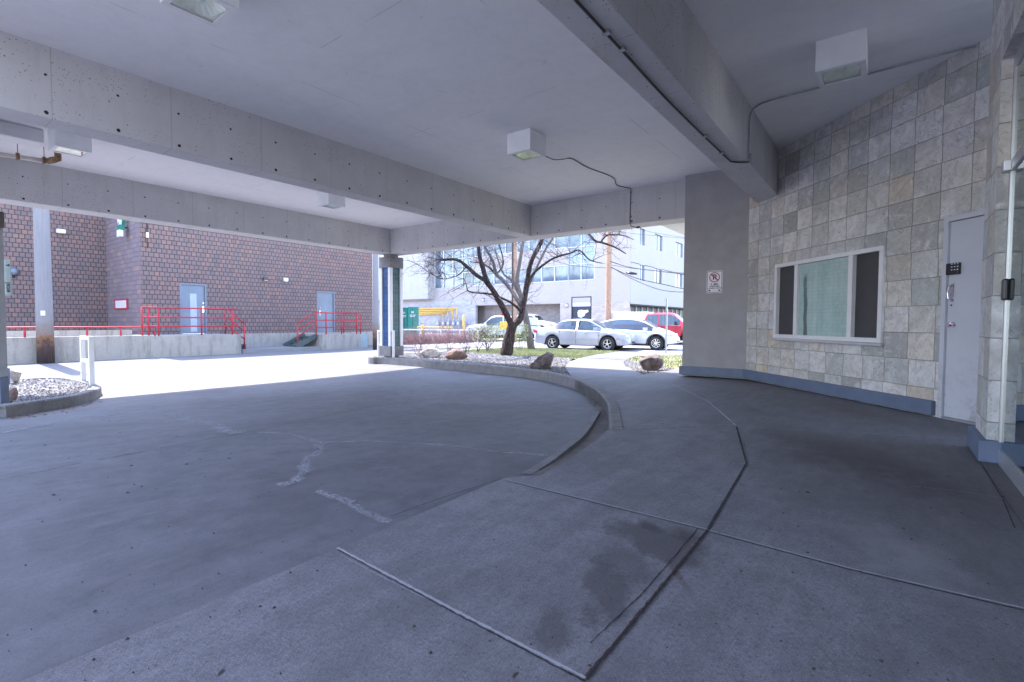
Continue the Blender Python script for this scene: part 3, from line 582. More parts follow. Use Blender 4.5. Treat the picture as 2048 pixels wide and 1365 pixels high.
# canopy lights
def louvre(m, w):
    pass
M_lens = mat_glass('lamp_lens', (.95, .97, .95))
M_refl = plain('lamp_reflector', (.85, .87, .83), .2, .15, .1, 12)
def cbox(name, label, u, v, z0=4.0, s=.47, group='square ceiling lights', dark=False):
    t = thing(name, label, 'ceiling light', (u, v, z0), 0, group); h = ZC-z0; a = s/2
    m = MB().box((-a, -a, 0), (-a+.02, a, h)).box((a-.02, -a, 0), (a, a, h)).box((-a+.02, -a, 0), (a-.02, -a+.02, h)).box((-a+.02, a-.02, 0), (a-.02, a, h)).box((-a+.02, -a+.02, h-.03), (a-.02, a-.02, h-.001))
    m.build('housing', M_wmetal, t)
    f = MB(); e = .055
    f.box((-a+.001, -a+.001, -.012), (a-.001, -a+e, -.001)).box((-a+.001, a-e, -.012), (a-.001, a-.001, -.001)).box((-a+.001, -a+e, -.012), (-a+e, a-e, -.001)).box((a-e, -a+e, -.012), (a-.001, a-e, -.001)); f.build('frame', M_white, t)
    r = MB(); n = 40
    for i in range(n):      # ribbed bowl reflector
        a0, a1 = 2*math.pi*i/n, 2*math.pi*(i+1)/n; R0, R1 = a*.86, a*.35; k0 = 1+.04*(i % 2); k1 = 1+.04*((i+1) % 2)
        r.add([(R0*math.cos(a0)*k0, R0*math.sin(a0)*k0, .015), (R0*math.cos(a1)*k1, R0*math.sin(a1)*k1, .015), (R1*math.cos(a1), R1*math.sin(a1), .1), (R1*math.cos(a0), R1*math.sin(a0), .1)], [(0, 1, 2, 3)])
    r.cyl((0, 0, .098), a*.4, .02, 24); r.build('reflector', M_refl, t)
    MB().tube([(0, 0, .097), (0, 0, .06), (0, 0, .03)], [.03, .045, .02], 12).build('bulb', plain('frosted_bulb', (.7, .72, .68), .3), t, smooth=True)
    MB().box((-a+e, -a+e, -.006), (a-e, a-e, -.003)).build('lens', M_lens, t)
    f2 = MB().add([(-a+.021, -a+.021, .012), (a-.021, -a+.021, .012), (a-.021, a-.021, .012), (-a+.021, a-.021, .012)]+[(a*.86*math.cos(b), a*.86*math.sin(b), .0125) for b in np.linspace(-.75*math.pi, 1.25*math.pi, 32, False)], [])
    for q in range(4):
        for w in range(8): f2.f.append((q, 4+(q*8+w) % 32, 4+(q*8+w+1) % 32))
        f2.f.append((q, 4+(q*8+8) % 32, (q+1) % 4))
    f2.build('bezel', M_white, t); return t
cbox('ceiling_light', 'square white ceiling light above the near driveway, cropped by the top edge', 1.96, 5.04)
cbox('ceiling_light', 'square white ceiling light in mid bay with a loose black cable', 7.0, 5.0)
cbox('ceiling_light', 'square white ceiling light beside the slate wall, conduit on both sides', 6.88, .5)
cbox('ceiling_light', 'square white ceiling light over the far left bay beside the rusty pipe', 2.27, 11.1)
cbox('ceiling_light', 'small white ceiling light seen below the middle beam in the far bay', 7.2, 11.08)
# conduit
pts = [at(1979, 96, 4.305), at(1960, 92, 4.305), at(1736, 147, 4.305), at(1736, 147, 4.305), at(1640, 178, 4.305), at(1530, 200, 4.305)]
pb = atV(1500, 235, 1.672)
c1 = smooth_path([at(1980, 102, 4.305), at(1962, 93, 4.305), at(1900, 105, 4.305), at(1736, 149, 4.305), at(1638, 176, 4.305), at(1545, 200, 4.305), at(1512, 214, 4.3), atV(1500, 232, 1.665), atV(1498, 280, 1.665), atV(1496, 318, 1.665)], 5)
cd = thing('conduit', 'thin grey steel conduit along the ceiling and down the large beam', 'conduit', tuple(atV(1496, 318, 1.66)))
part(cd, 'pipe', MB().tube(c1, .012, 8), M_conduit, smooth=True)
part(cd, 'elbow_box', MB().box(atV(1501, 305, 1.66)+A([-.02, -.012, -.02]), atV(1501, 326, 1.66)+A([.03, .02, .0])), M_conduit, bevel=.004)
c2 = smooth_path([atV(1497, 324, 1.665), at(1492, 325, 3.485), at(1466, 324, 3.485), at(1452, 315, 3.485), at(1345, 211, 3.485), at(1250, 108, 3.485), at(1145, -6, 3.485)], 6)
part(cd, 'pipe', MB().tube(c2, .012, 8), M_cable, smooth=True)
for px in ((1213, 65), (1244, 98), (1410, 272), (1443, 306)):
    q = at(*px, 3.485); part(cd, 'clamp', MB().box(q+A([-.02, -.03, -.018]), q+A([.02, .03, .012])), M_conduit)
zc = 4.318
cb = smooth_path([at(1091, 313, 4.02), at(1108, 319.6, 4.15), at(1125, 319, zc), at(1144, 318, zc), at(1174, 335, zc), at(1225, 355, zc), at(1234, 371, zc), at(1259, 377, zc), atU(1261.5, 384, 11.235), atU(1260, 445, 11.235), atU(1268, 454, 11.22), atU(1276, 455, 11.18)], 5)
ck = thing('cable', 'loose black cable running from the mid bay light over the far beam', 'cable', tuple(atU(1260, 445, 11.235)))
part(ck, 'wire', MB().tube(cb, .009, 6), M_cable, smooth=True)
q = atU(1277, 455, 11.18); part(ck, 'connector', MB().box(q-A([.03, .04, .02]), q+A([.03, .04, .02])), M_black, bevel=.005)
for px in ((1262, 385), (1262, 433), (1262, 442)):
    q = atU(*px, 11.24); part(ck, 'clip', MB().box(q-A([.008, .02, .008]), q+A([.008, .02, .008])), M_black)
# pipe and duct in the far left bay
pp = thing('ceiling_pipe', 'cream water pipe with rusty joints hanging under the far left ceiling', 'pipe', (1.9, 12.3, 4.0))
Pz = 4.08; a_ = at(-60, 300, Pz); b_ = at(96, 323, Pz); M_cream = plain('cream_paint', (.6, .55, .5), .6, var=.2, nsc=5); M_rustp = plain('rusty_iron', (.22, .13, .07), .8, var=.5, nsc=25)
part(pp, 'pipe', MB().tube([a_, b_], .04, 12), M_cream, smooth=True); e_ = at(116, 318, Pz+.02)
part(pp, 'elbow', MB().tube([b_, (b_+e_)/2+A([0, 0, -.0]), e_, e_+A([0, 0, .1]), e_+A([0, 0, .26])], [.055, .058, .055, .05, .045], 12), M_rustp, smooth=True)
for px in (33, 88):
    q = at(px, 312+px*.155, Pz); q = a_+(b_-a_)*((px+60)/156)
    part(pp, 'hanger', MB().tube([q, A([q[0], q[1], ZC])], .006, 6).box(q+A([-.025, -.05, -.05]), q+A([.02, .05, .06])), M_rustp)
dq = thing('ceiling_duct', 'white boxed duct fixed to the ceiling beside the far left light', 'duct', (1.4, 11.6, 4.12)); part(dq, 'duct', MB().box((.2, 11.35, 4.1), (2.0, 11.75, ZC+.002)), M_white, bevel=.03)

# ================================================================== APARTMENT BUILDING (slate wall, pillar, entrance)
apt = thing('apartment_building', 'grey slate-tiled entrance front with rendered pillar, window, door and glazed entry on the right', 'building', (10.98, 2.3, 0))
WA = A([10.98, 2.30]); WBp = A([8.05, -.45]); WD = (WBp-WA)/np.linalg.norm(WBp-WA); WN = A([WD[1], -WD[0]])
if WN @ (-WA) < 0: WN = -WN
wang = math.atan2(WD[1], WD[0])
def wl(s, z, o=0.): q = WA+WD*s+WN*o; return A([q[0], q[1], z])
# local frame of the tile wall: x along it (from the pillar to the door), y away from the viewer
flip = 1 if (A([-math.sin(wang), math.cos(wang)]) @ WN) > 0 else -1
def wobj(name, mb, mat, parent=apt, **k):     # mesh given in (s, out, z)
    mb.v = [(a, b*flip, c) for a, b, c in mb.v]
    if flip < 0: mb.f = [f[::-1] for f in mb.f]
    o = mb.build(name, mat, parent, **k)
    Mw = Matrix.Translation(Vector((WA[0], WA[1], 0))) @ Matrix.Rotation(wang, 4, 'Z')
    def wm(q): return Matrix.LocRotScale(q.location, q.rotation_euler, None) if q.parent is None else wm(q.parent) @ q.matrix_parent_inverse @ q.matrix_basis
    o.matrix_parent_inverse = wm(parent).inverted(); o.location = Mw.to_translation(); o.rotation_euler = (0, 0, wang); return o
W0, W1, Z0, Z1 = .9, 3.27, .88, 2.23; D0, D1, DZ = 4.12, 5.08, 2.43
T_ = -.3
wall = MB()
wall.box((-.02, T_, 0), (W0, 0, ZC)).box((W0, T_, 0), (W1, 0, Z0)).box((W0, T_, Z1), (W1, 0, ZC)).box((W1, T_, 0), (D0, 0, ZC)).box((D0, T_, DZ), (D1, 0, ZC)).box((D1, T_, 0), (5.6, 0, ZC))
wobj('tiled_wall', wall, M_slate)
# window
wf = MB(); fw_ = .065
for a, b, c, d in ((W0, W1, Z0, Z0+fw_), (W0, W1, Z1-fw_, Z1)): wf.box((a, -.1, c), (b, .025, d))
for x in (W0, W1-fw_): wf.box((x, -.1, Z0+fw_), (x+fw_, .025, Z1-fw_))
for x in (1.44, 2.65): wf.box((x, -.09, Z0+fw_), (x+.085, .02, Z1-fw_))
win = wobj('window', wf, M_white, bevel=.004)
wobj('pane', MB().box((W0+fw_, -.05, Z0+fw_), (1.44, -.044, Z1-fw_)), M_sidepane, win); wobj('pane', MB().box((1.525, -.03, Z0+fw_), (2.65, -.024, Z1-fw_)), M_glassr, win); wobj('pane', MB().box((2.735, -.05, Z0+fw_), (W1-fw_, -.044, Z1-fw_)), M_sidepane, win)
wobj('insect_screen', MB().box((W0+fw_, -.09, Z0+fw_), (1.44, -.085, Z1-fw_)), M_screen, win); wobj('insect_screen', MB().box((2.735, -.09, Z0+fw_), (W1-fw_, -.085, Z1-fw_)), M_screen, win)
cu = MB(); n = 60
for i in range(n):
    x0 = 1.5+1.2*i/n; x1 = 1.5+1.2*(i+1)/n; f0 = -.09+.012*math.sin(i*1.1); f1 = -.09+.012*math.sin((i+1)*1.1); cu.add([(x0, f0, Z0), (x1, f1, Z0), (x1, f1, Z1), (x0, f0, Z1)], [(0, 1, 2, 3)])
wobj('curtain', cu, M_curtain, win)
wobj('sill', MB().box((W0-.03, .001, Z0-.045), (W1+.05, .06, Z0-.005)), M_alu, win, bevel=.004)
# steel side door
fr = MB().box((D0, -.14, 0), (D0+.055, .02, DZ)).box((D1-.055, -.14, 0), (D1, .02, DZ)).box((D0+.055, -.14, DZ-.06), (D1-.055, .02, DZ))
def doormat():
    t = NT('pale_blue_door'); o = t.sep(); k = t.mix(t.map(t.noise(2, 5), .3, .7), (.5, .52, .58), (.55, .57, .63))
    k = t.mix(t.math('MULTIPLY', t.map(t.noise(5, 7, .75), .5, .65, 0, .6), t.map(o[2], .9, .15)), k, (.24, .23, .24)); k = t.mix(t.map(t.noise(22, 6, .8), .62, .7, 0, .25), k, (.3, .3, .32)); t.col(k); t.b.inputs['Roughness'].default_value = .45; t.bump(t.noise(12, 3), .06, .01); return t.m
M_doorp = doormat()
fo = wobj('door_frame', fr, M_doorp, bevel=.004)
dr = wobj('door', MB().box((D0+.06, -.06, .03), (D1-.06, -.01, DZ-.066)), M_doorp, bevel=.003)
wobj('threshold', MB().box((D0+.06, -.13, .004), (D1-.06, .02, .026)), M_alu, fo)
sq = lambda x, y: (lambda q: ((A(q[:2])-WA) @ WD, q[2]))(atW(x, y, tuple(WA), tuple(WBp)))
k0, k1 = sq(1895, 551), sq(1922, 525)
wobj('keypad', MB().box((k0[0], -.009, k0[1]), (k1[0]-.0, .03, k1[1])), M_black, dr, bevel=.008)
for i in range(3):
    for j in range(3):
        wobj('key', MB().box((k0[0]+.07+j*.035, .031, k0[1]+.05+i*.035), (k0[0]+.085+j*.035, .034, k0[1]+.06+i*.035)), M_white, dr)
h0, h1 = sq(1900, 601), sq(1900, 571); hx = h0[0]+.01
wobj('handle', MB().tube([(hx, -.005, h0[1]), (hx-.01, .035, h0[1]+.015), (hx-.015, .045, (h0[1]+h1[1])/2), (hx-.01, .035, h1[1]-.015), (hx, -.005, h1[1])], .009, 8).box((hx-.012, -.009, h0[1]-.02), (hx+.03, -.005, h1[1]+.02)), M_chrome, dr, smooth=False)
kb = sq(1903, 650); wobj('knob', MB().cyl((kb[0]+.01, -.009, kb[1]), .035, .006, 20, 'y').tube([(kb[0]+.01, 0, kb[1]), (kb[0]+.01, .03, kb[1]), (kb[0]+.01, .045, kb[1]), (kb[0]+.01, .06, kb[1])], [.012, .014, .03, .022], 16), M_chrome, dr)
lk = sq(1900, 611); wobj('lock', MB().cyl((lk[0]+.01, -.009, lk[1]), .01, .005, 12, 'y'), M_black, dr)
wobj('plinth', MB().box((-.03, 0, 0.02), (D0-.03, .07, .2)), M_blue, apt, bevel=.01)
# rendered pillar
SL, SR = A([10.93, 3.58]), A([10.98, 2.30])
pil = MB().prism([tuple(SL), tuple(SR), (12.2, 2.3), (12.2, 3.58)], 0, ZC); wpart(apt, 'pillar', pil, M_stucco)
wpart(apt, 'plinth', MB().prism([(SL[0]-.06, SL[1]+.05), (SR[0]-.06, SR[1]+.02), (11.5, 2.28), (12.25, 3.63)], .02, .2), M_blue, bevel=.01)
wpart(apt, 'wall_return', MB().prism([(12.2, 2.3), (12.2, 3.5), (20, -6), (8, -6)], 0.01, ZC-.01), M_facl)
# entrance pier and glazed entry
PV_, PU_ = -.67, 5.60; GP = -.77
def cwall(name, mb, mat=M_slate, ax='x'):   # wall in world coordinates, tile grid along X
    o = wpart(apt, name, mb, mat); return o
pr = MB().box((PU_+.0, -1.25, 0), (6.2, PV_, ZC)); cwall('entrance_pier', pr)
o = MB().box((0, 0, 0), (.003, .18, 3.24))
jm = MB().box((0, 0, 0), (.56, .004, ZC)).build('pier_face', M_slate, apt); jm.rotation_euler = (0, 0, -math.pi/2); jm.location = (PU_-.004-apt.location[0], PV_-apt.location[1], -apt.location[2])
wpart(apt, 'plinth', MB().prism([(PU_-.06, PV_+.05), (6.26, PV_+.05), (6.26, -.95), (PU_-.06, -.80)], .02, .2), M_blue, bevel=.01)
cwall('entrance_lintel', MB().box((-5, -1.2, 3.26), (PU_-.005, PV_, ZC-.002)))  # lengthened out of view behind the camera to cut light on the right
ent = MB(); fs_ = .08; eu0, eu1 = 1.2, PU_-.005
ent.box((eu1-.05, GP+.002, .02), (eu1, GP+.03, 3.26)); ent.box((eu0, GP+.002, .02), (eu1-.05, GP+.03, .14)).box((eu0, GP+.002, 2.36), (eu1-.05, GP+.03, 2.44)).box((eu0, GP+.002, 3.17), (eu1-.05, GP+.03, 3.26))
for x in (4.25, 2.9, eu0): ent.box((x, GP+.002, .14), (x+.09, GP+.03, 3.17))
ef = cwall('entrance_frame', ent, M_alu); EF = ef
def efp(name, mb, mat, bevel=0):
    q = mb.build(name, mat, ef, bevel=bevel); q.matrix_parent_inverse = ef.matrix_parent_inverse.copy(); return q
def efp(name, mb, mat, bevel=0):
    q = mb.build(name, mat, ef, bevel=bevel); q.matrix_parent_inverse = Matrix.Translation(apt.location).inverted() @ Matrix.Identity(4) if False else Matrix.Identity(4); return q
M_eglass = mat_glass('entrance_glass', (.3, .5, .62), .12)
for a, b in ((4.34, eu1-.05), (2.99, 4.25), (eu0+.09, 2.9)):
    efp('pane', MB().box((a, GP+.012, .14), (b, GP+.016, 2.36)), M_eglass); efp('pane', MB().box((a, GP+.012, 2.44), (b, GP+.016, 3.17)), M_eglass)
efp('panic_bar', MB().box((4.45, GP-.12, 1.07), (5.46, GP-.05, 1.22)).box((5.40, GP-.13, 1.22), (5.50, GP-.012, 1.27)).box((5.40, GP-.13, 1.02), (5.50, GP-.012, 1.07)), M_chrome, .006)
efp('card_reader', MB().box((PU_-.10, PV_-.085, 1.34), (PU_-.006, PV_-.05, 1.51)), M_black, .012)
efp('hinge_block', MB().box((eu1-.09, GP+.03, 2.36), (eu1-.002, GP+.075, 2.44)), M_alu, .004)
cwall('threshold', MB().box((eu0, GP-.1, .008), (eu1, PV_+.02, .022)), plain('threshold_metal', (.12, .11, .11), .6, .3))
# rooms behind the glass
cwall('lobby', MB().box((-3, -6, .0), (5.69, -1.0, .02)).box((-3, -6.2, 0), (5.69, -6, ZC)).box((5.5, -6, .02), (5.69, -1.26, ZC)).box((-3, -6, 3.3), (5.69, -1.21, 3.4)), M_room)
cwall('wall_end', MB().box((-3.2, -6, 0), (-3, -1.3, ZC)), M_slate); cwall('unseen_side_wall', MB().box((-5, -1.2, 0), (eu0-.002, PV_-.002, 3.26)))  # side wall is unseen, added to keep light off the right side
wobj('room', MB().box((.6, -2.2, 0), (3.7, -2.1, 3)).box((.6, -2.1, 0), (.65, T_-.001, 3)).box((3.65, -2.1, 0), (3.7, T_-.001, 3)), M_room)
# loading zone sign on the pillar
def on_pillar(x, y): return atW(x, y, tuple(SL), tuple(SR))
s0 = on_pillar(1413, 587); s1 = on_pillar(1446, 541); sw = math.hypot(s1[0]-s0[0], s1[1]-s0[1]); sh_ = .5; cz = (s0[2]+s1[2])/2; sh_ = s1[2]-s0[2]
cpt = (s0+s1)/2; dv = (s1-s0); dv[2] = 0; dv /= np.linalg.norm(dv); nv = A([-1.0, -.03, 0]); nv = A([dv[1], -dv[0], 0]); nv = nv if nv[0] < 0 else -nv
sg = thing('parking_sign', 'white no-parking sign reading 5 MIN PASSENGER LOADING ZONE on the grey pillar', 'sign', tuple(cpt+nv*.012), math.atan2(dv[1], dv[0]))
def rrect(w, h, r, n=5):
    o = []
    for cx, cy, a0 in ((w/2-r, h/2-r, 0), (-w/2+r, h/2-r, 90), (-w/2+r, -h/2+r, 180), (w/2-r, -h/2+r, 270)):
        for i in range(n+1): a = math.radians(a0+90*i/n); o.append((cx+r*math.cos(a), cy+r*math.sin(a)))
    return o
def plate(poly, d0, d1):      # plate in local XZ plane facing local -Y
    n = len(poly); return MB().add([(x, -d0, z) for x, z in poly]+[(x, -d1, z) for x, z in poly], [tuple(range(n))[::-1], tuple(range(n, 2*n))]+[(i, (i+1) % n, n+(i+1) % n, n+i) for i in range(n)])
M_sw = plain('sign_white', (.7, .68, .74), .4, var=.04); M_sb = plain('sign_black', (.02, .02, .04), .5); M_sr = plain('sign_red', (.4, .03, .12), .5)
plate(rrect(sw, sh_, .04), 0, .003).build('plate', M_sw, sg, recalc=True)
def ringm(a, b, n=40, d0=.0032, d1=.0045, out=None):
    m = MB(); vs = [];
    return m
b1 = rrect(sw*.93, sh_*.95, .035); b2 = rrect(sw*.87, sh_*.91, .03); n = len(b1)
MB().add([(x, -.0045, z) for x, z in b1]+[(x, -.0045, z) for x, z in b2], [(i, (i+1) % n, n+(i+1) % n, n+i) for i in range(n)]).build('border', M_sb, sg)
cz_ = sh_*.2; R1, R2 = sw*.33, sw*.27; n = 40
m = MB().add([(R1*math.cos(a), -.0055, cz_+R1*math.sin(a)) for a in np.linspace(0, 2*math.pi, n, False)]+[(R2*math.cos(a), -.0055, cz_+R2*math.sin(a)) for a in np.linspace(0, 2*math.pi, n, False)], [(i, (i+1) % n, n+(i+1) % n, n+i) for i in range(n)])
k = R2*.75; w_ = sw*.03; m.add([(-k-w_, -.006, cz_+k-w_), (-k+w_, -.006, cz_+k+w_), (k+w_, -.006, cz_-k+w_), (k-w_, -.006, cz_-k-w_)], [(0, 1, 2, 3)]); m.build('prohibition_ring', M_sr, sg)
RX = (math.pi/2, 0, 0)
def stext(b, size, z, bold=0, x=0, mat=None): text(b, size, mat or M_sb, sg, (x, -.0045, z), RX, bold=bold, ext=.0004)
stext('P', sw*.48, cz_, .004); stext('5  MIN', sh_*.105, -sh_*.11, .002); stext('PASSENGER', sh_*.082, -sh_*.2, .0012); stext('LOADING  ZONE', sh_*.072, -sh_*.285, .001)
for sx in (-1, 1):
    x = sx*sw*.3; z = -sh_*.385; r = sh_*.05
    MB().add([(x+sx*r*1.3, -.0046, z), (x, -.0046, z+r), (x, -.0046, z-r), (x, -.0046, z+r*.4), (x-sx*r, -.0046, z+r*.4), (x-sx*r, -.0046, z-r*.4), (x, -.0046, z-r*.4)], [(0, 1, 2), (3, 4, 5, 6)]).build('arrow', M_sb, sg)

# ================================================================== BRICK BUILDING AND DOCK
BV = 26.8; bk = thing('brick_building', 'large brown brick warehouse wall behind the alley with two blue-grey steel doors', 'building', (7.8, BV, .5))
rc_ = atU(215, 600, 7.8); RV = rc_[1]
d1 = (9.31, 10.46, .5, 2.92); d2 = (16.4, 17.56, .43, 2.91); BZ = 7.5
w = MB(); T = .3
xs = [7.8, d1[0], d1[1], d2[0], d2[1], 20.35]
w.box((xs[0], BV, -.4), (xs[1], BV+T, BZ)).box((xs[1], BV, d1[3]), (xs[2], BV+T, BZ)).box((xs[2], BV, -.4), (xs[3], BV+T, BZ)).box((xs[3], BV, d2[3]), (xs[4], BV+T, BZ)).box((xs[4], BV, -.4), (xs[5], BV+T, BZ))
w.box((xs[1], BV, -.4), (xs[2], BV+T, d1[2])).box((xs[3], BV, -.4), (xs[4], BV+T, d2[2]))
wpart(bk, 'wall', w, M_brick)
wpart(bk, 'wall', MB().box((-30, RV, -.4), (7.79, RV+.3, BZ)), M_brick)
wpart(bk, 'wall', MB().box((7.799, BV+.301, -.4), (8.1, RV+.3, BZ)), M_brickr)
wpart(bk, 'corner_face', MB().box((7.79, BV+.002, -.4), (7.7985, RV, BZ)), M_brickr)
wpart(bk, 'wall', MB().box((20.05, BV+.301, -.4), (20.348, BV+22, BZ)), M_brickr)
wpart(bk, 'foundation', MB().box((10.7, BV-.03, -.5), (20.36, BV-.001, .48)), M_dock)
for d in (d1, d2):
    dd = wpart(bk, 'door', MB().box((d[0]+.06, BV+.06, d[2]+.02), (d[1]-.06, BV+.11, d[3]-.06)), M_steeldoor, bevel=.005)
    wpart(bk, 'door_frame', MB().box((d[0], BV-.01, d[2]), (d[0]+.058, BV+.15, d[3])).box((d[1]-.058, BV-.01, d[2]), (d[1], BV+.15, d[3])).box((d[0]+.058, BV-.01, d[3]-.058), (d[1]-.058, BV+.15, d[3])), M_steeldoor)
    s_ = d[1]-.18 if d is d1 else d[0]+.16
    q = MB().box((s_, BV+.02, d[2]+1.05), (s_+.07, BV+.06, d[2]+1.35)).cyl((s_+.03, BV-.02, d[2]+1.5), .03, .06, 12, 'y').build('handle', M_chrome, dd); q.matrix_parent_inverse = Matrix.Identity(4)
# notice papers on first door
q = wpart(bk, 'door_panel', MB().box((d1[0]+.45, BV+.052, d1[2]+.1), (d1[1]-.42, BV+.0595, d1[2]+1.95)), plain('pale_panel', (.36, .42, .5), .4))
for x, y, nm in ((571, 560, 'w'), (531, 558, 'd')):
    p = atV(x, y, BV-.06); t = thing('wall_light', 'small white wall light between the two steel doors' if nm == 'w' else 'dark bulkhead light on the brick wall left of the small white one', 'wall light', (p[0], BV, p[2]))
    MB().box((-.12, -.16, -.08), (.12, -.001, .1)).build('housing', M_white if nm == 'w' else plain('dark_housing', (.08, .08, .1), .5), t, bevel=.02); MB().box((-.08, -.13, -.1), (.08, -.03, -.081)).build('lens', M_refl, t)
p = atV(27, 544, RV); t = thing('wall_light', 'round blue-grey lamp on the brick wall near the left edge', 'wall light', (p[0], RV, p[2])); MB().tube([(0, 0, 0), (0, -.12, 0), (0, -.2, -.02)], [.16, .17, .08], 16).build('dome', M_steeldoor, t, smooth=True); MB().box((-.05, -.04, -.28), (.05, -.002, -.15)).build('bracket', M_dark, t)
p = atV(121, 464, RV); t = thing('floodlight', 'small white floodlight high on the brick wall right of the tall pole', 'floodlight', (p[0], RV, p[2])); MB().box((-.17, -.2, -.09), (.17, -.03, .11)).build('housing', M_white, t, bevel=.03); MB().box((-.04, -.03, -.05), (.04, -.001, .05)).build('bracket', M_dark, t)
# fire sign on the return wall, vertical letter sign, sensor
p = atU(243, 609, 7.78); t = thing('notice_sign', 'red framed white notice on the grey brick return wall', 'sign', tuple(p)); a0, a1 = atU(230, 609, 7.78), atU(256, 609, 7.78); hw = abs(a1[1]-a0[1])/2; hh = .25
MB().box((-.03, -hw, -hh), (-.001, hw, hh)).build('frame', M_red, t, bevel=.004); MB().box((-.036, -hw*.82, -hh*.72), (-.0305, hw*.82, hh*.72)).build('panel', M_sw, t)
p = atU(240, 450, 7.5); t = thing('letter_sign', 'white and green V-shaped letter standing out from the brick corner above a small white box', 'sign', tuple(p)); M_lw = plain('sign_letter_white', (.75, .8, .8), .4); M_lg = plain('sign_letter_green', (.02, .2, .15), .4)
vv = MB().bar((0, .35, .9), (0, 0, 0), .12, .12).bar((0, -.35, .9), (0, 0, 0), .12, .12); vv.build('letter', M_lw, t); MB().bar((.1, -.38, .9), (.1, -.03, 0), .12, .12).build('letter_side', M_lg, t); MB().box((-.08, -.2, -.55), (.06, .2, -.25)).build('box', M_lw, t); MB().box((-.07, -.22, -.24), (.12, .2, -.02)).build('bracket', M_lg, t); MB().bar((0, 0, -.1), (.3, 0, -.1), .05).build('arm', M_dark, t)
p = atV(294, 470, BV-.02); t = thing('conduit_box', 'small grey box with short dark conduit high on the brick corner', 'electrical box', tuple(p)); MB().box((-.05, -.06, -.13), (.05, 0, .1)).build('box', M_alu, t); MB().tube([(0, -.02, .1), (0, -.02, 1.0)], .02, 6).build('conduit', M_dark, t); MB().tube([(0, -.02, -.13), (0, -.02, -.6)], .015, 6).build('drop_cable', M_dark, t)
# dock platforms and ramp
DV = 24.2
dk = thing('loading_dock', 'stained concrete loading dock and ramp wall at the foot of the brick building, left half', 'loading dock', (7, DV, -.4))
wpart(dk, 'ramp_wall', MB().box((-6, DV, -.5), (7.3, DV+.3, .53)), M_dock, bevel=.01)
wpart(dk, 'ramp', MB().add([(-6, DV+.3, -.3), (7.3, DV+.3, .4), (7.3, RV, .4), (-6, RV, -.3), (-6, DV+.3, -.5), (7.3, DV+.3, -.5), (7.3, RV, -.5), (-6, RV, -.5)], [(0, 1, 2, 3), (0, 4, 5, 1), (3, 2, 6, 7)]), M_dock)
wpart(dk, 'ramp_kerb', MB().box((-6, BV-.4, -.5), (7.3, BV-.2, .72)), M_dock)
wpart(dk, 'platform', MB().box((7.302, DV-.01, -.5), (10.9, BV-.002, .5)), M_dock, bevel=.01)
wpart(dk, 'stairs', MB().box((10.9, DV+.6, -.5), (11.15, DV+1.8, .25)).box((11.151, DV+.6, -.5), (11.4, DV+1.8, 0)), plain('dark_steel', (.06, .08, .09), .6))
dk2 = thing('loading_dock', 'smaller concrete loading dock below the right-hand steel door', 'loading dock', (16, DV, -.4))
wpart(dk2, 'platform', MB().box((15.1, DV, -.5), (17.55, BV-.002, .42)), M_dock, bevel=.01); wpart(dk2, 'slab', MB().box((11.0, DV+.1, -.5), (15.1, BV-.002, -.22)), M_walk)
stp = MB()
for i in range(4): stp.box((14.0+i*.27, DV+.5, -.22+i*.15), (14.32+i*.27, DV+1.7, -.17+i*.15+.03))
stp.bar((13.9, DV+.48, -.2), (15.1, DV+.48, .38), .06, .25).bar((13.9, DV+1.72, -.2), (15.1, DV+1.72, .38), .06, .25)
wpart(dk2, 'stairs', stp, plain('dark_green_steel', (.07, .1, .1), .6))
wpart(dk2, 'end_box', MB().box((17.6, DV+.2, -.45), (18.15, DV+1.2, .4)), plain('pale_blue_box', (.3, .38, .42), .5))
tyre = thing('tyre', 'old black tyre lying at the foot of the dock stairs', 'tyre', tuple(atg(600, 693, gz))); 
m = MB(); nn_, mm_ = 28, 10; m.add([((.3+.1*math.cos(b))*math.cos(a), (.3+.1*math.cos(b))*math.sin(a), .1+.1*math.sin(b)) for a in np.linspace(0, 2*math.pi, nn_, False) for b in np.linspace(0, 2*math.pi, mm_, False)], [(i*mm_+j, ((i+1) % nn_)*mm_+j, ((i+1) % nn_)*mm_+(j+1) % mm_, i*mm_+(j+1) % mm_) for i in range(nn_) for j in range(mm_)]); m.build('rubber_ring', M_dark, tyre, smooth=True)
# red railings
def railing(label, posts, rails, loc):
    t = thing('railing', label, 'railing', loc, 0, 'red railings along the loading dock')
    for a, b in posts: part(t, 'post', MB().tube([a, b], .034, 8), M_red, smooth=True)
    for r in rails: part(t, 'rail', MB().tube(r, .03, 8), M_red, smooth=True)
    return t
X = lambda x: atV(x, 640, DV+.15)[0]
lo = [(x, DV+.15, .88) for x in (-6, 7.25)]+[(7.45, DV+.15, .84), (7.52, DV+.15, .5)]
railing('low single red rail on the ramp wall behind the tall pole', [((x, DV+.15, .5), (x, DV+.15, .87)) for x in (-4, -2, 0, 1.9, 3.6, 5.32, 6.36)], [lo], (5, DV+.15, .5))
pz_ = .5; hs = (.62, 1.0, 1.68)
top = [(X(284), DV+.15, 1.68), (X(472), DV+.15, 1.68)]
railing('red pipe railing in front of the left-hand steel door, with stair rail',
        [((X(x), DV+.15, pz_), (X(x), DV+.15, 1.68)) for x in (284, 297, 317, 403, 464)]+[((X(476)+.1, DV+1.7, pz_), (X(476)+.1, DV+1.7, 1.66)), ((11.3, DV+.55, -.3), (11.3, DV+.55, 1.02))],
        [[(X(284), DV+.15, z), (X(476), DV+.15, z)] for z in (.9, 1.28, 1.68)]+[[(X(464), DV+.5, 1.66-k), (11.3, DV+.55, 1.02-k)] for k in (0, .38, .76)], (8.9, DV+.15, .5))
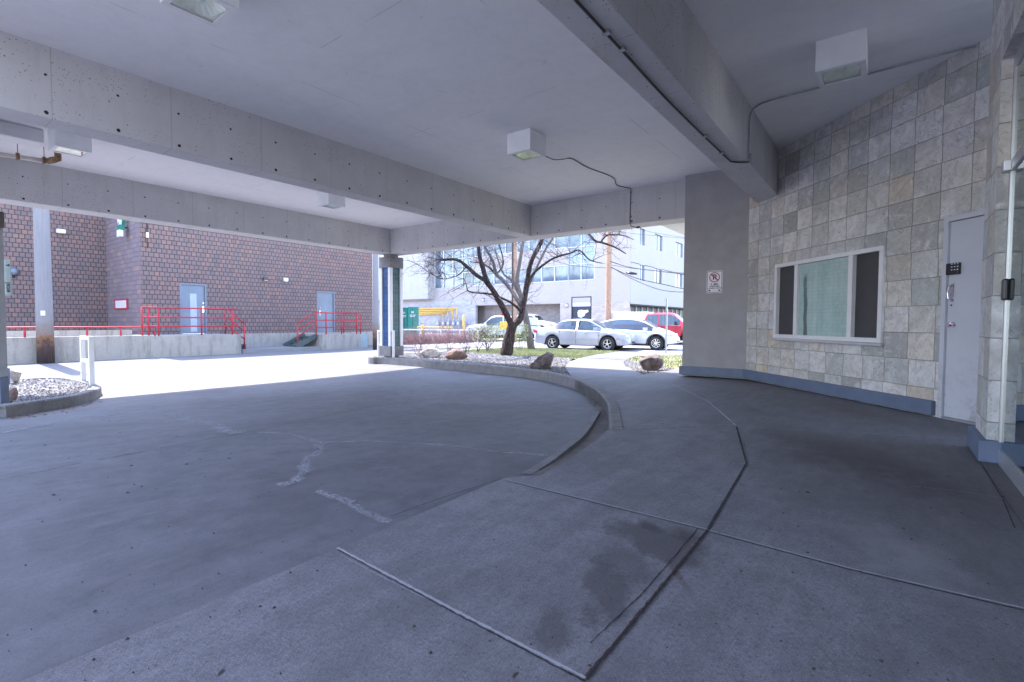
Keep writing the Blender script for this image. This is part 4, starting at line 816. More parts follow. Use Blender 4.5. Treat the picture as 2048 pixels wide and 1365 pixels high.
railing('red pipe railing round the smaller right-hand dock, with stair rail',
        [((X(x), DV+.15, .42), (X(x), DV+.15, 1.6)) for x in (632, 652, 683, 713)]+[((18.1, DV+.8, .4), (18.1, DV+.8, 1.6)), ((17.5, DV+1.6, .42), (17.5, DV+1.6, 1.6)), ((13.98, DV+.5, -.25), (13.98, DV+.5, 1.02))],
        [[(X(630), DV+.15, z), (X(713), DV+.15, z), (18.1, DV+.8, z), (17.5, DV+1.6, z)] for z in (.8, 1.2, 1.6)]+[[(X(632), DV+.3, 1.6-k), (13.98, DV+.5, 1.02-k)] for k in (0, .35, .7)], (16, DV+.15, .42))

# ================================================================== POLES, POSTS
def upole(label, x, yb, D, r0, r1, h, mat, gname='utility_pole', fn=gz, lean=0, boxes=()):
    p = atD(x, yb, D); z = fn(p[0], p[1])-.05; t = thing(gname, label, 'utility pole', (p[0], p[1], z), 0)
    MB().tube([(lean*k/6, 0, h*k/6) for k in range(7)], [r0+(r1-r0)*k/6 for k in range(7)], 20).build('shaft', mat, t, smooth=True)
    return t
p = atg(92, 727, gz); D = dep(p)
up = upole('thick weathered utility pole with tar-stained foot in front of the ramp wall', 92, 727, D, .245, .2, 9, M_pole)
MB().box((-.1, -.26, 1.75), (.02, -.22, 1.92)).build('tag_plate', M_white, up)
tp = up; q = Vector(tuple(-A([p[0], p[1], 0])/np.linalg.norm(p[:2])))
tpl = [c for c in sc.objects if c.parent == up and c.name.startswith('tag_plate')][0]; tpl.location = (0, 0, 0); tpl.rotation_euler = (0, 0, math.atan2(q.y, q.x)+math.pi/2)
upole('slim grey steel pole beyond the right end of the brick building', 764, 690, 29, .13, .1, 9, M_alu)
u2 = upole('dark utility pole with black foot left of the tiled column', 752, 696, 27, .17, .13, 9, M_pole)
upole('reddish timber utility pole standing close behind the slim grey pole', 770, 690, 33, .16, .13, 9, M_wpole)
u3 = upole('tall brown timber utility pole behind the bare tree', 1028, 668, 36, .2, .17, 12, M_wpole); MB().tube([(-.23, 0, 0), (-.23, 0, 8)], .05, 8).build('cable_riser', M_dark, u3)
u4 = upole('tall brown timber utility pole in front of the pale office building', 1216, 670, 34, .21, .17, 12, M_wpole)
# sign post on the left edge with panel
p = atg(3, 826, gz); t = thing('sign_post', 'tall grey and blue square post at the left edge carrying a direction sign', 'sign post', (p[0], p[1], gz(p[0], p[1])))
zt = atD(0, 455, dep(p))[2]-t.location[2]; M_gg = plain('grey_green_enamel', (.42, .5, .48), .5)
MB().box((-.06, -.06, .56), (.06, .06, zt)).build('shaft', plain('post_grey', (.28, .3, .33), .5), t, rot=YAW, bevel=.004); MB().box((-.065, -.065, 0), (.065, .065, .56)).build('base', M_blue, t, rot=YAW, bevel=.004)
MB().box((-.11, -.08, zt), (.07, .08, zt+.24)).build('lamp_box', M_black, t, rot=YAW, bevel=.005)
pn = atD(10, 545, dep(p)+.15); sp = thing('direction_sign', 'grey-green sign board with black arrow and sideways lettering on the left post', 'sign', tuple(pn), YAW-math.pi/2)
zs0 = atD(10, 591, dep(p)+.15)[2]-pn[2]; zs1 = atD(10, 519, dep(p)+.15)[2]-pn[2]; xs1 = atD(20.5, 545, dep(p)+.15); xw = np.linalg.norm((xs1-pn)[:2])
MB().box((-.3, 0, zs0), (xw, .02, zs1)).build('board', M_gg, sp, bevel=.003)
za = atD(10, 531, dep(p)+.15)[2]-pn[2]; MB().add([(xw-.08, -.003, za), (xw-.005, -.003, za+.02), (xw-.005, -.003, za-.02)], [(0, 1, 2)]).build('arrow', M_sb, sp)
text('etal', .11, M_sb, sp, (xw-.045, -.002, (atD(10, 575, dep(p)+.15)[2]-pn[2])), (math.pi/2, -math.pi/2, 0), bold=.002, ext=.0005)
# white hoop barriers
def hoop(label, a, b, hgt, mid, gname='hoop_barrier', w=.07):
    ctr = (A(a)+A(b))/2; z = min(a[2], b[2]); t = thing(gname, label, 'barrier', tuple(ctr), 0, 'white hoop barriers on the kerb islands')
    for q in (a, b): part(t, 'post', MB().box((q[0]-w/2, q[1]-w/2, q[2]), (q[0]+w/2, q[1]+w/2, q[2]+hgt-.0)), M_white, bevel=.006)
    for hh in (hgt-w/2, mid): part(t, 'rail', MB().bar(A(a)+A([0, 0, hh]), A(b)+A([0, 0, hh]), w*.9, w*.9), M_white, bevel=.004)
isl0 = lambda u, v: gz(u, v)+.17
a = atg(167, 762, isl0); b = atg(184, 771, isl0); dab = (b-a)/np.linalg.norm(b-a)
hp = abs(atD(167, 672, dep(a))[2]-a[2]); hoop('white square-tube hoop barrier on the left island kerb', tuple(a), tuple(b), hp, hp*.47, w=.085)
a = atg(757, 714, pz); b = atg(787, 716, pz); hp = abs(atD(757, 661, dep(a))[2]-a[2]); hoop('white hoop barrier in front of the tiled column', tuple(a), tuple(b), hp, hp*.47, w=.07)
# edge-on street sign post
p = atg(1332, 707, pz); t = thing('street_sign', 'slim metal post with a parking sign seen edge-on, right of the white car', 'sign post', tuple(p)); hp = atD(1334, 597, dep(p))[2]-p[2]
MB().box((-.03, -.03, 0), (.03, .03, hp)).build('post', M_conduit, t); MB().box((-.035, -.03, hp-.75), (-.031, .3, hp-.02)).build('plate', M_alu, t, rot=math.atan2(p[1], p[0])-math.pi/2)

# ================================================================== LEFT ISLAND
isl = [P2(12, 812, isl0), P2(90, 801, isl0), P2(150, 792, isl0), P2(190, 781, isl0), P2(203, 773, isl0), P2(190, 766, isl0), P2(150, 757, isl0), P2(100, 755, isl0), P2(45, 758, isl0)]
isl = isl+[(isl[-1][0]-2.5, isl[-1][1]+.3), (isl[0][0]-2.5, isl[0][1]+.8)]
ip = [tuple(q) for q in smooth_path(isl[:9], 5)]
sheet('island_bed', ip+isl[9:], isl0, M_bed, .4, 0, -.03)
pathi = ip
ctr = A([np.mean([q[0] for q in ip]), np.mean([q[1] for q in ip])])
dd = A(pathi[1])-A(pathi[0]); nn2 = A([-dd[1], dd[0]])
pathi2 = pathi if nn2 @ (ctr-A(pathi[0])) < 0 else pathi[::-1]
sweep('kerb', pathi2, isl0, .15, .01, .4, M_kerb)
# ================================================================== ROCKS
def rock(label, px, py, wpx, hpx, mat, fn=pz, seed=0, flat=1., pts=None):
    rr = random.Random(seed); p = atg(px, py, fn); D = dep(p); w = wpx/F*D; h = hpx/F*D
    bm = bmesh.new(); bmesh.ops.create_icosphere(bm, subdivisions=4, radius=1)
    pl = [(Vector((rr.gauss(0, 1), rr.gauss(0, 1), rr.gauss(.1, .8))).normalized(), rr.uniform(.55, .95)) for _ in range(11)]
    for v in bm.verts:
        for n_, d_ in pl:
            k = v.co.dot(n_)-d_
            if k > 0: v.co -= n_*k*.9
    xs = [v.co.x for v in bm.verts]; ys = [v.co.y for v in bm.verts]; zs = [v.co.z for v in bm.verts]
    for v in bm.verts:
        v.co.x = (v.co.x-(max(xs)+min(xs))/2)/(max(xs)-min(xs))*w*1.02; v.co.y = (v.co.y-(max(ys)+min(ys))/2)/(max(ys)-min(ys))*w*.75; v.co.z = (v.co.z-min(zs))/(max(zs)-min(zs))*h*1.12-h*.1
        if pts: v.co.z *= pts(v.co.x/w)
        v.co += Vector((rr.uniform(-1, 1), rr.uniform(-1, 1), rr.uniform(-1, 1)))*.008*w
    me = bpy.data.meshes.new('boulder'); bm.to_mesh(me); bm.free(); me.materials.append(mat)
    o = bpy.data.objects.new('boulder', me); sc.collection.objects.link(o); o.location = tuple(p); o.rotation_euler = (0, 0, YAW-math.pi/2); 
    return tag(o, label, 'boulder', 'landscape boulders on the gravel')
rock('low boulder with pale flat top in the gravel bed right of the column', 862, 715, 42, 18, M_rockw, seed=3)
rock('small reddish pointed boulder in the gravel bed', 914, 719, 43, 22, M_rockr, seed=5, pts=lambda x: 1.0-.6*abs(x))
rock('large dark brown boulder leaning on the gravel beside the walk', 1082, 737, 52, 34, M_rockb, seed=11, pts=lambda x: min(1, .75+.9*x) if x < .2 else 1.0)
rock('large rounded grey-brown boulder in the small bed beside the pillar', 1301, 740, 50, 30, M_rockb, seed=21)
rock('squat tan block of stone behind the grey-brown boulder', 1300, 718, 44, 11, M_rockt, seed=4)
rock('pale veined boulder on the left island', 30, 766, 24, 29, M_rockw, isl0, 8); rock('small purple-grey stone beside the left sign post', 27, 800, 18, 24, M_rockr, isl0, 9)
q = atg(15, 768, isl0); t = thing('marker_post', 'short grey marker post between the sign post and the pale boulder', 'post', tuple(q)); MB().box((-.04, -.04, 0), (.04, .04, .33)).build('stub', M_blue, t, bevel=.01); MB().box((-.045, -.045, .33), (.045, .045, .35)).build('cap', M_white, t)
# gravel stones
def inpoly(x, y, P):
    c = False; j = len(P)-1
    for i in range(len(P)):
        if (P[i][1] > y) != (P[j][1] > y) and x < (P[j][0]-P[i][0])*(y-P[i][1])/(P[j][1]-P[i][1])+P[i][0]: c = not c
        j = i
    return c
def stones(poly, n, fn, off, r0, r1, lab):
    m = MB(); xs = [q[0] for q in poly]; ys = [q[1] for q in poly]; k = 0; tries = 0
    base = [(1, 0, 0), (-1, 0, 0), (0, 1, 0), (0, -1, 0), (0, 0, 1)]
    while k < n and tries < n*20:
        tries += 1; x, y = random.uniform(min(xs), max(xs)), random.uniform(min(ys), max(ys))
        if not inpoly(x, y, poly): continue
        r = random.uniform(r0, r1); a = random.uniform(0, 6.3); z = fn(x, y)+off; k += 1
        e = random.uniform(.6, 1)
        vs = []
        for bx, by, bz in base:
            X_, Y_ = bx*r, by*r*e; vs.append((x+X_*math.cos(a)-Y_*math.sin(a), y+X_*math.sin(a)+Y_*math.cos(a), z+bz*r*.7+random.uniform(-.1, .3)*r))
        m.add(vs, [(0, 2, 4), (2, 1, 4), (1, 3, 4), (3, 0, 4)])
    return struct(tag(m.build('gravel', M_gravel), lab, 'gravel'), 'stuff')
bedst = st+gb[::-1]+[walkL[1], walkL[0]]
stones(bedst, 9000, pz, -.022, .02, .05, 'grey washed gravel in the long bed under the tree')
stones(bedR[:-1]+[(12.9, 4.2), (12.5, 2.0), (12.1, 2.9)], 1600, pz, -.012, .015, .035, 'grey gravel in the small bed beside the pillar')
stones(ip+isl[9:], 4200, isl0, -.022, .018, .04, 'grey gravel filling the left island')
# grass
def grassm(poly, n, lab):
    m = MB(); xs = [q[0] for q in poly]; ys = [q[1] for q in poly]; k = 0
    while k < n:
        x, y = random.uniform(min(xs), max(xs)), random.uniform(min(ys), max(ys))
        if not inpoly(x, y, poly): continue
        k += 1; a = random.uniform(0, 3.14); h = random.uniform(.03, .08); w = .012; z = pz(x, y)-.012
        dx, dy = math.cos(a)*w, math.sin(a)*w; m.add([(x-dx, y-dy, z), (x+dx, y+dy, z), (x+random.uniform(-.03, .03), y+random.uniform(-.03, .03), z+h)], [(0, 1, 2)])
    struct(tag(m.build('grass', M_grass), lab, 'grass'), 'stuff')
grassm(gb+[(20.7, 15.4), (20.7, walkL[-1][1]), walkL[-1], walkL[4], walkL[3]], 22000, 'short spring grass between the gravel bed and the street')
grassm([bedR[-1], (20.75, 5.2), (20.75, 2), (12.7, 2), (12.9, 4.2), bedR[-2]], 9000, 'short spring grass right of the walk')

# ================================================================== TREES AND SHRUBS
def twigs(m, p, d, L, r, depth, spread=.7, seg=5, grav=.0, nkid=(2, 4)):
    pts = [Vector(p)]; d = Vector(d).normalized()
    for i in range(seg):
        d = (d+Vector((random.gauss(0, .16), random.gauss(0, .16), random.gauss(0, .14)+grav))).normalized(); pts.append(pts[-1]+d*L/seg)
    m.tube(pts, [r*(1-.75*i/seg) for i in range(seg+1)], 4 if r < .012 else 6, cap=False)
    if depth > 0:
        for _ in range(random.randint(*nkid)):
            k = random.randint(1, seg); q = Vector((random.gauss(0, 1), random.gauss(0, 1), random.gauss(0, 1))).normalized()
            twigs(m, pts[k], d*(1-spread)+q*spread, L*random.uniform(.45, .7), max(r*.5, .0035), depth-1, spread, 4, grav, nkid)
TB = atg(1012, 711, pz); TD = dep(TB)
tr = thing('tree', 'bare dark-barked tree with forked trunk growing from the gravel bed', 'tree', tuple(TB))
def limb(pxs, rs, dd=None, n=8, sm=4):
    P = [atD(x, y, TD+(dd[i] if dd else 0)) for i, (x, y) in enumerate(pxs)]; P = smooth_path(P, sm); R_ = np.interp(np.linspace(0, len(rs)-1, len(P)), range(len(rs)), rs)
    R_ = [r*random.uniform(.9, 1.12) for r in R_]; return P, list(R_)
limbs = [([(1011, 716), (1013, 695), (1018, 672), (1025, 651)], [.22, .19, .17, .17], None),
 ([(1025, 655), (1017, 638), (1002, 609), (987, 583), (973, 562), (966, 537), (959, 512), (956, 485), (950, 450)], [.14, .12, .11, .105, .1, .09, .075, .065, .05], [0, -.1, -.3, -.5, -.6, -.6, -.6, -.6, -.7]),
 ([(973, 563), (952, 550), (933, 533), (914, 520), (886, 520)], [.08, .07, .06, .05, .045], [-.6, -.8, -1, -1.2, -1.4]),
 ([(1024, 655), (1040, 638), (1046, 613), (1052, 579), (1058, 540), (1066, 515), (1078, 493), (1087, 470), (1098, 440)], [.13, .12, .11, .1, .095, .09, .085, .07, .05], [0, .1, .2, .3, .2, .1, 0, -.1, -.2]),
 ([(1052, 580), (1062, 555), (1077, 538), (1107, 517), (1140, 507), (1159, 501), (1179, 520), (1204, 527)], [.05, .05, .045, .04, .035, .03, .022, .012], [.3, .2, 0, -.4, -.8, -1, -1.2, -1.5]),
 ([(1050, 590), (1062, 560), (1078, 525), (1092, 497), (1106, 474), (1120, 440)], [.06, .06, .055, .05, .045, .04], [.3, .6, .8, .9, 1, 1.1]),
 ([(1042, 612), (1021, 579), (1005, 560), (992, 548), (986, 524), (971, 497), (955, 470)], [.08, .08, .08, .075, .06, .05, .04], [.2, .6, .8, 1, 1.1, 1.2, 1.3]),
 ([(992, 550), (978, 535), (962, 527), (940, 524)], [.05, .04, .03, .02], [1, 1.2, 1.4, 1.6]),
 ([(994, 548), (1006, 530), (1003, 505), (990, 470)], [.03, .03, .025, .02], [1, 1.1, 1.1, 1.2]),
 ([(1042, 625), (1034, 615), (1017, 603), (996, 594), (977, 588), (939, 584), (933, 570), (929, 558)], [.055, .05, .045, .04, .035, .025, .015, .01], [.1, -.1, -.3, -.5, -.6, -.8, -.9, -1]),
 ([(1082, 480), (1075, 460)], [.04, .03], None),
 ([(1087, 470), (1120, 440), (1172, 465), (1190, 482), (1205, 486), (1230, 495), (1252, 508)], [.05, .05, .045, .04, .035, .03, .015], [-.2, -.6, -1, -1.2, -1.3, -1.4, -1.5]),
 ([(1201, 486), (1208, 476), (1219, 470), (1245, 471), (1268, 480)], [.035, .03, .03, .02, .01], [-1.3, -1.3, -1.3, -1.4, -1.5]),
 ([(933, 533), (920, 548), (906, 555), (880, 558), (862, 545)], [.02, .018, .015, .012, .008], [-1, -1.1, -1.2, -1.3, -1.4])]
lm = []
for i, (px, rs, dd_) in enumerate(limbs):
    P, R_ = limb(px, rs, dd_); lm.append((P, R_)); mb = MB().tube(P, R_, 10)
    part(tr, 'trunk' if i == 0 else 'limb', mb, M_bark if i in (0, 1, 2, 3) else M_barkl if i in (5, 6) else M_bark, smooth=True)
# second stem of the trunk
P, R_ = limb([(1018, 712), (1022, 690), (1024, 668), (1028, 652)], [.13, .12, .12, .12], [.1, .1, 0, 0]); part(tr, 'trunk', MB().tube(P, R_, 10), M_bark, smooth=True)
tw = MB(); random.seed(5)
for i, (P, R_) in enumerate(lm):
    if i == 0: continue
    n_ = int({1: 16, 2: 16, 3: 12, 4: 20, 5: 10, 6: 14, 7: 8, 8: 8, 9: 14, 11: 14, 12: 10, 13: 12}.get(i, 6))
    for _ in range(n_):
        k = random.randrange(len(P)//4, len(P)); d = Vector((random.gauss(0, 1), random.gauss(0, 1), random.gauss(.35, .8)))
        twigs(tw, P[k], d, random.uniform(.5, 1.3), random.uniform(.008, .016), 2, .6)
for k in (-1,):
    for _ in range(12): twigs(tw, lm[2][0][-1], (random.gauss(-.6, .4), random.gauss(.6, .4), random.gauss(-.1, .6)), random.uniform(.7, 1.3), .012, 2, .5)
part(tr, 'twigs', tw, M_twig)
# second tree beyond the grass
p2 = atg(1062, 699, pz); D2 = dep(p2); t2 = thing('tree', 'slimmer pale-barked leaning tree beyond the grass, behind the forked tree', 'tree', tuple(p2))
P = smooth_path([atD(1063, 700, D2), atD(1057, 665, D2), atD(1051, 632, D2), atD(1044, 600, D2), atD(1034, 565, D2), atD(1040, 520, D2), atD(1048, 470, D2), atD(1052, 420, D2)], 4)
part(t2, 'trunk', MB().tube(P, list(np.interp(np.linspace(0, 1, len(P)), [0, .4, 1], [.19, .13, .06])), 12), M_barkl, smooth=True)
P3 = smooth_path([atD(1044, 600, D2), atD(1030, 572, D2), atD(1022, 560, D2), atD(1005, 545, D2), atD(990, 500, D2)], 4); part(t2, 'limb', MB().tube(P3, list(np.linspace(.09, .03, len(P3))), 8), M_barkl, smooth=True)
tw = MB()
for _ in range(30): twigs(tw, random.choice(P[8:]+P3), (random.gauss(0, 1), random.gauss(0, 1), random.gauss(.5, .5)), random.uniform(.8, 1.6), .014, 2, .6)
part(t2, 'twigs', tw, M_twig)
def shrub(label, px, py, hpx, wpx, n, mat, leaves=0, dpt=2, cat='shrub', grp='bare shrubs in the gravel bed', fn=pz, name='bare_shrub'):
    p = atg(px, py, fn); D = dep(p); h = hpx/F*D; w = wpx/F*D; t = thing(name, label, cat, tuple(p), 0, grp); m = MB(); lf = MB()
    for _ in range(n):
        a = random.uniform(0, 6.28); sp = random.uniform(.1, 1)*w/2/h; d = Vector((math.cos(a)*sp, math.sin(a)*sp, 1)); L = h*random.uniform(.65, 1)
        twigs(m, (random.gauss(0, .05), random.gauss(0, .05), 0), d, L, random.uniform(.008, .015), dpt, .45, 5, .02, (3, 5))
    m.build('stems', mat, t)
    if leaves:
        for _ in range(leaves):
            a = random.uniform(0, 6.28); r = math.sqrt(random.random())*w/2; z = h*(.35+.7*random.random()); s_ = random.uniform(.015, .03); q = Vector((r*math.cos(a), r*math.sin(a), z))
            u_ = Vector((random.gauss(0, 1), random.gauss(0, 1), random.gauss(0, 1))).normalized(); v_ = u_.orthogonal().normalized()
            lf.add([q+u_*s_, q+v_*s_*.6, q-u_*s_, q-v_*s_*.6], [(0, 1, 2, 3)])
        lf.build('leaves', M_leaf, t)
    return t
shl = [(838, 713, 62, 60, 8, 'leftmost bare shrub, beside the tiled column'), (872, 706, 52, 34, 6, 'bare twiggy shrub behind the pale flat-topped boulder'), (899, 710, 56, 42, 8, 'bare shrub with yellowish base, just left of the reddish boulder'), (934, 707, 54, 36, 7, 'bare shrub just right of the reddish boulder'), (957, 705, 52, 32, 7, 'bare shrub midway between reddish boulder and tree trunk'), (978, 704, 48, 30, 6, 'bare shrub nearest the left of the tree trunk')]
for x, y, h, w_, n_, lab in shl: shrub(lab, x, y, h, w_, n_, M_hedge if x < 930 else M_twig)
shrub('leafing green shrub left of the forked tree trunk', 975, 700, 50, 70, 12, M_twig, 2600, 2, name='green_shrub', grp='green shrubs by the tree'); shrub('leafing green shrub right of the forked tree trunk', 1040, 700, 50, 36, 8, M_twig, 1300, 2, name='green_shrub', grp='green shrubs by the tree')
# clipped hedge
ha, hb = atD(800, 670, 26), atD(950, 672, 29)
hg = MB(); random.seed(9); L_ = hb-ha
for _ in range(900):
    t_ = random.random(); p = ha+L_*t_; p = A([p[0]+random.gauss(0, .25), p[1]+random.gauss(0, .25), gz(p[0], p[1])+.28]); twigs(hg, p, (random.gauss(0, .5), random.gauss(0, .5), 1), random.uniform(.35, .75), .008, 1, .5, 3, 0, (3, 5))
o = tag(hg.build('hedge', M_hedge), 'long clipped hedge of bare pinkish twigs behind the shrubs', 'hedge')

# ================================================================== OFFICE BUILDING ACROSS THE STREET
FU = 39.5; ob = thing('office_building', 'pale concrete and glass office building filling the background across the street', 'building', (FU, 17.55, 0))
W = lambda n, mb, mt, **k: wpart(ob, n, mb, mt, **k)
V0, V1 = 17.55, 62; TOP = 13
W('wall', MB().box((FU, 20.8, 2.9), (FU+.4, V1, 4.9)).box((FU, 23.5, 6.42), (FU+.4, 35.2, 7.95)).box((FU, V0, 2.9), (FU+.4, 20.8, TOP)).box((FU, 20.8, 9.7), (FU+.4, V1, TOP)).box((FU, 40.9, 4.9), (FU+.4, V1, 9.7)), M_fac)
W('wall', MB().box((FU+.41, V0-.01, 2.75), (75, V0+.35, 4.85)).box((FU+.41, V0-.01, 6.25), (75, V0+.35, 8.0)).box((FU+.41, V0-.01, 9.45), (75, V0+.35, TOP)), M_facl)
wins = [(41.7, 42.85), (45.2, 47.15), (50.9, 53.1), (57, 59.2), (63, 65.2)]; ps = [FU+.41]+[c for w_ in wins for c in w_]+[75]
for i in range(0, len(ps), 2):
    for z in (4.85, 8.0): W('pier', MB().box((ps[i], V0-.01, z), (ps[i+1], V0+.35, z+1.45)), M_facl)
for a, b in wins:
    for z in (4.85, 8.0):
        g = W('window', MB().box((a, V0+.12, z), (b, V0+.16, z+1.45)), M_fglass); q = MB().box((a, V0+.08, z), (a+.07, V0+.119, z+1.45)).box((b-.07, V0+.08, z), (b, V0+.119, z+1.45)).box(((a+b)/2-.04, V0+.08, z), ((a+b)/2+.04, V0+.119, z+1.45)).build('frame', M_conduit, g); q.matrix_parent_inverse = Matrix.Identity(4)
M_mull = plain('pale_mullion', (.6, .63, .65), .4)
def band(v0, v1, z0, z1, n, hz=()):
    g = W('window', MB().box((FU+.12, v0, z0), (FU+.16, v1, z1)), M_fglass); m = MB()
    for i in range(n+1): v = v0+(v1-v0)*i/n; m.box((FU+.02, v-.035, z0), (FU+.119, v+.035, z1))
    for z in (z0+.03, z1-.03)+tuple(hz): m.box((FU+.03, v0+.036, z-.035), (FU+.117, v1-.036, z+.035))
    q = m.build('frame', M_mull, g); q.matrix_parent_inverse = Matrix.Identity(4)
band(23.5, 35.2, 4.92, 6.4, 8); band(23.5, 35.2, 7.97, 9.68, 8); band(20.82, 23.48, 4.92, 9.68, 2, (6.4, 7.95)); band(35.22, 40.88, 4.3, 9.68, 4, (6.4, 7.95))
W('metal_box', MB().box((FU-.9, 41.0, 3.7), (FU-.001, 52, 11)), M_panel)
W('block_wall', MB().box((FU-.04, 34.7, -.3), (FU+.3, 60, 2.9)).box((FU-.06, 35.3, 2.9), (FU-.001, 60, 3.45)), M_block)
W('recess_wall', MB().box((FU+1.4, 24.3, -.3), (FU+1.6, 34.7, 2.9)).box((FU+.02, 24.3, 2.85), (FU+1.4, 34.7, 2.9)), M_recess)
W('block_wall', MB().box((FU, V0, -.3), (FU+.3, 21.05, 2.9)), M_tblock); W('block_wall', MB().box((FU, 23.1, -.3), (FU+.3, 24.3, 2.9)), M_tblock)
dg = W('entrance_door', MB().box((FU+.05, 21.05, 0), (FU+.1, 23.1, 2.6)), plain('charcoal_door', (.05, .06, .08), .3)); q = MB().box((FU-.01, 21.05, 0), (FU+.12, 21.15, 3.45)).box((FU-.01, 23.0, 0), (FU+.12, 23.1, 3.45)).box((FU-.01, 21.15, 3.37), (FU+.12, 23.0, 3.45)).build('frame', M_dark, dg); q.matrix_parent_inverse = Matrix.Identity(4)
q = MB().box((FU+.02, 21.15, 2.58), (FU+.048, 23.0, 3.37)).build('sign_panel', M_white, dg); q.matrix_parent_inverse = Matrix.Identity(4)
dc = [atU(x, y, FU+.045) for x, y in ((1155, 625), (1157, 621), (1163, 620), (1168, 621), (1176, 620), (1177, 624), (1171, 627), (1169, 632), (1162, 636), (1156, 634))]
q = MB().add([tuple(v) for v in dc], [tuple(range(10))]).build('decal', M_white, dg); q.matrix_parent_inverse = Matrix.Identity(4)
W('strip_windows', MB().box((FU+.5, V0+.8, 0), (75, V0+.84, 2.6)), plain('dark_glazing', (.04, .055, .07), .5)); m = MB()
for i in range(24): m.box((FU+.6+i*1.35, V0+.7, 0), (FU+.68+i*1.35, V0+.79, 2.6))
W('mullions', m, M_mull); W('soffit', MB().box((FU+.42, V0+.02, 2.62), (75, V0+1.2, 2.74)), M_dark)
W('roof', MB().box((FU+.42, V0+.37, TOP-.3), (75, V1, TOP-.05)).box((FU+2.2, V0+1.3, 0), (75, V0+1.5, TOP-.31)).box((FU+1.9, V0+1.51, 0), (FU+2.1, V1, TOP-.31)), M_fac)
for x, y in ((966, 601), (1133, 612)):
    p = atU(x, y, FU-.1); t = thing('wall_light', 'small round wall lamp on the office building above the parked service truck' if x < 1000 else 'small square wall lamp left of the office building door', 'wall light', (FU, p[1], p[2])); MB().tube([(0, 0, 0), (-.1, 0, 0), (-.18, 0, -.03)], [.16, .17, .08], 14).build('dome', M_alu, t, smooth=True); MB().box((-.03, -.12, .16), (-.001, .12, .2)).build('bracket', M_dark, t)
# gas pipes and meters, cabinets, bollards, fence
gp = thing('gas_pipes', 'bundle of yellow gas pipes on the grey block wall right of the green cabinet', 'pipes', tuple(atU(850, 625, FU-.3)))
for i, (x1, y1) in enumerate(((914, 617), (905, 621), (895, 624.5), (886, 628))):
    U_ = FU-.35+i*.03; a, b, c = atU(826, y1+1, U_), atU(x1, y1, U_), atU(x1, 638, U_); part(gp, 'pipe', MB().tube([a, b], .06, 8).tube([b, c], .06, 8), M_yel, smooth=True)
mts = []
mt0 = None
for i, x in enumerate((877, 888, 898, 908, 918)):
    c = atU(x, 646, FU-.6)
    t = thing('gas_meter', '%s grey gas meter of the row on the block wall' % ['first', 'second', 'third', 'fourth', 'fifth'][i], 'gas meter', tuple(c), 0, 'gas meters on the block wall')
    MB().box((-.18, -.2, -.3), (.18, .2, .12)).build('case', plain('meter_grey', (.3, .33, .38), .5) if i == 0 else bpy.data.materials['meter_grey'], t, bevel=.05); MB().tube([(0, 0, .12), (0, 0, .5)], .08, 8).tube([(0, -.25, .3), (0, .25, .3)], .05, 8).build('fittings', M_conduit, t); MB().cyl((-.19, 0, -.05), .1, .02, 14, 'x').build('dial', M_white, t)
    MB().box((-.03, -.03, -1.2), (.03, .03, -.3)).build('stand', M_conduit, t)
def cab(label, x0, x1, D, yt):
    a, b = atD(x0, yt, D), atD(x1, yt, D); w = np.linalg.norm((b-a)[:2]); p = (a+b)/2; z = gz(p[0], p[1]); t = thing('utility_cabinet', label, 'utility cabinet', (p[0], p[1], z), YAW-math.pi/2, 'green utility cabinets'); hh = p[2]-z
    MB().box((-w/2, 0, 0), (w/2, w*.7, hh)).build('case', M_green, t, bevel=.02); MB().box((-w/2-.02, -.02, hh), (w/2+.02, w*.7+.02, hh+.05)).build('lid', M_green, t); MB().box((-.012, -.012, .2), (.012, -.001, hh-.1)).build('door_seam', M_dark, t)
    MB().box((-w*.3, -.006, hh*.78), (w*.3, -.001, hh*.8)).box((-w*.3, -.006, hh*.74), (w*.2, -.001, hh*.76)).box((-w*.12, -.006, hh*.84), (w*.1, -.001, hh*.9)).build('badge', M_white, t)
cab('large green utility cabinet beside the yellow gas pipes', 816, 835, 36, 616); cab('narrower green utility cabinet partly behind the tiled column', 802, 815, 36.3, 617)
for x, y0, D, lab in ((845, 650, 33, 'yellow bollard in front of the hedge, below the gas meters'), (927, 627, 35, 'tall yellow bollard right of the gas meters'), (761, 650, 31, 'yellow bollard seen left of the tiled column')):
    p = atD(x, y0+(4 if x > 900 else 0), D); z = gz(p[0], p[1]); t = thing('bollard', lab, 'bollard', (p[0], p[1], z), 0, 'yellow bollards'); hh = p[2]-z; MB().tube([(0, 0, 0), (0, 0, hh-.06), (0, 0, hh)], [.085, .085, .04], 14).build('tube', M_yel, t, smooth=True); MB().cyl((0, 0, .0), .2, .03, 14).build('base', M_dark, t)
fn_ = thing('fence', 'low white and yellow pipe fence running behind the hedge', 'fence', tuple(atD(900, 660, 34)))
a, b = atD(800, 660, 32), atD(990, 661, 36); part(fn_, 'rail', MB().tube([a, b], .04, 8), M_white, smooth=True); a2, b2 = atD(835, 655, 33.5), atD(905, 655.5, 35); part(fn_, 'rail', MB().tube([a2, b2], .06, 8), M_yel, smooth=True)
for i in range(6): q = a+(b-a)*i/5; part(fn_, 'post', MB().tube([q, A([q[0], q[1], gz(q[0], q[1])])], .05, 8), M_white, smooth=True)
for x in (760, 785): pass
a, b = atD(748, 659, 30.5), atD(785, 659, 31); yb_ = thing('barrier_rail', 'short yellow rail seen through the hoop barrier left of the column', 'barrier', tuple(a)); part(yb_, 'rail', MB().tube([a, b], .05, 8), M_yel, smooth=True); part(yb_, 'post', MB().tube([a, A([a[0], a[1], gz(a[0], a[1])])], .05, 8), M_yel, smooth=True)
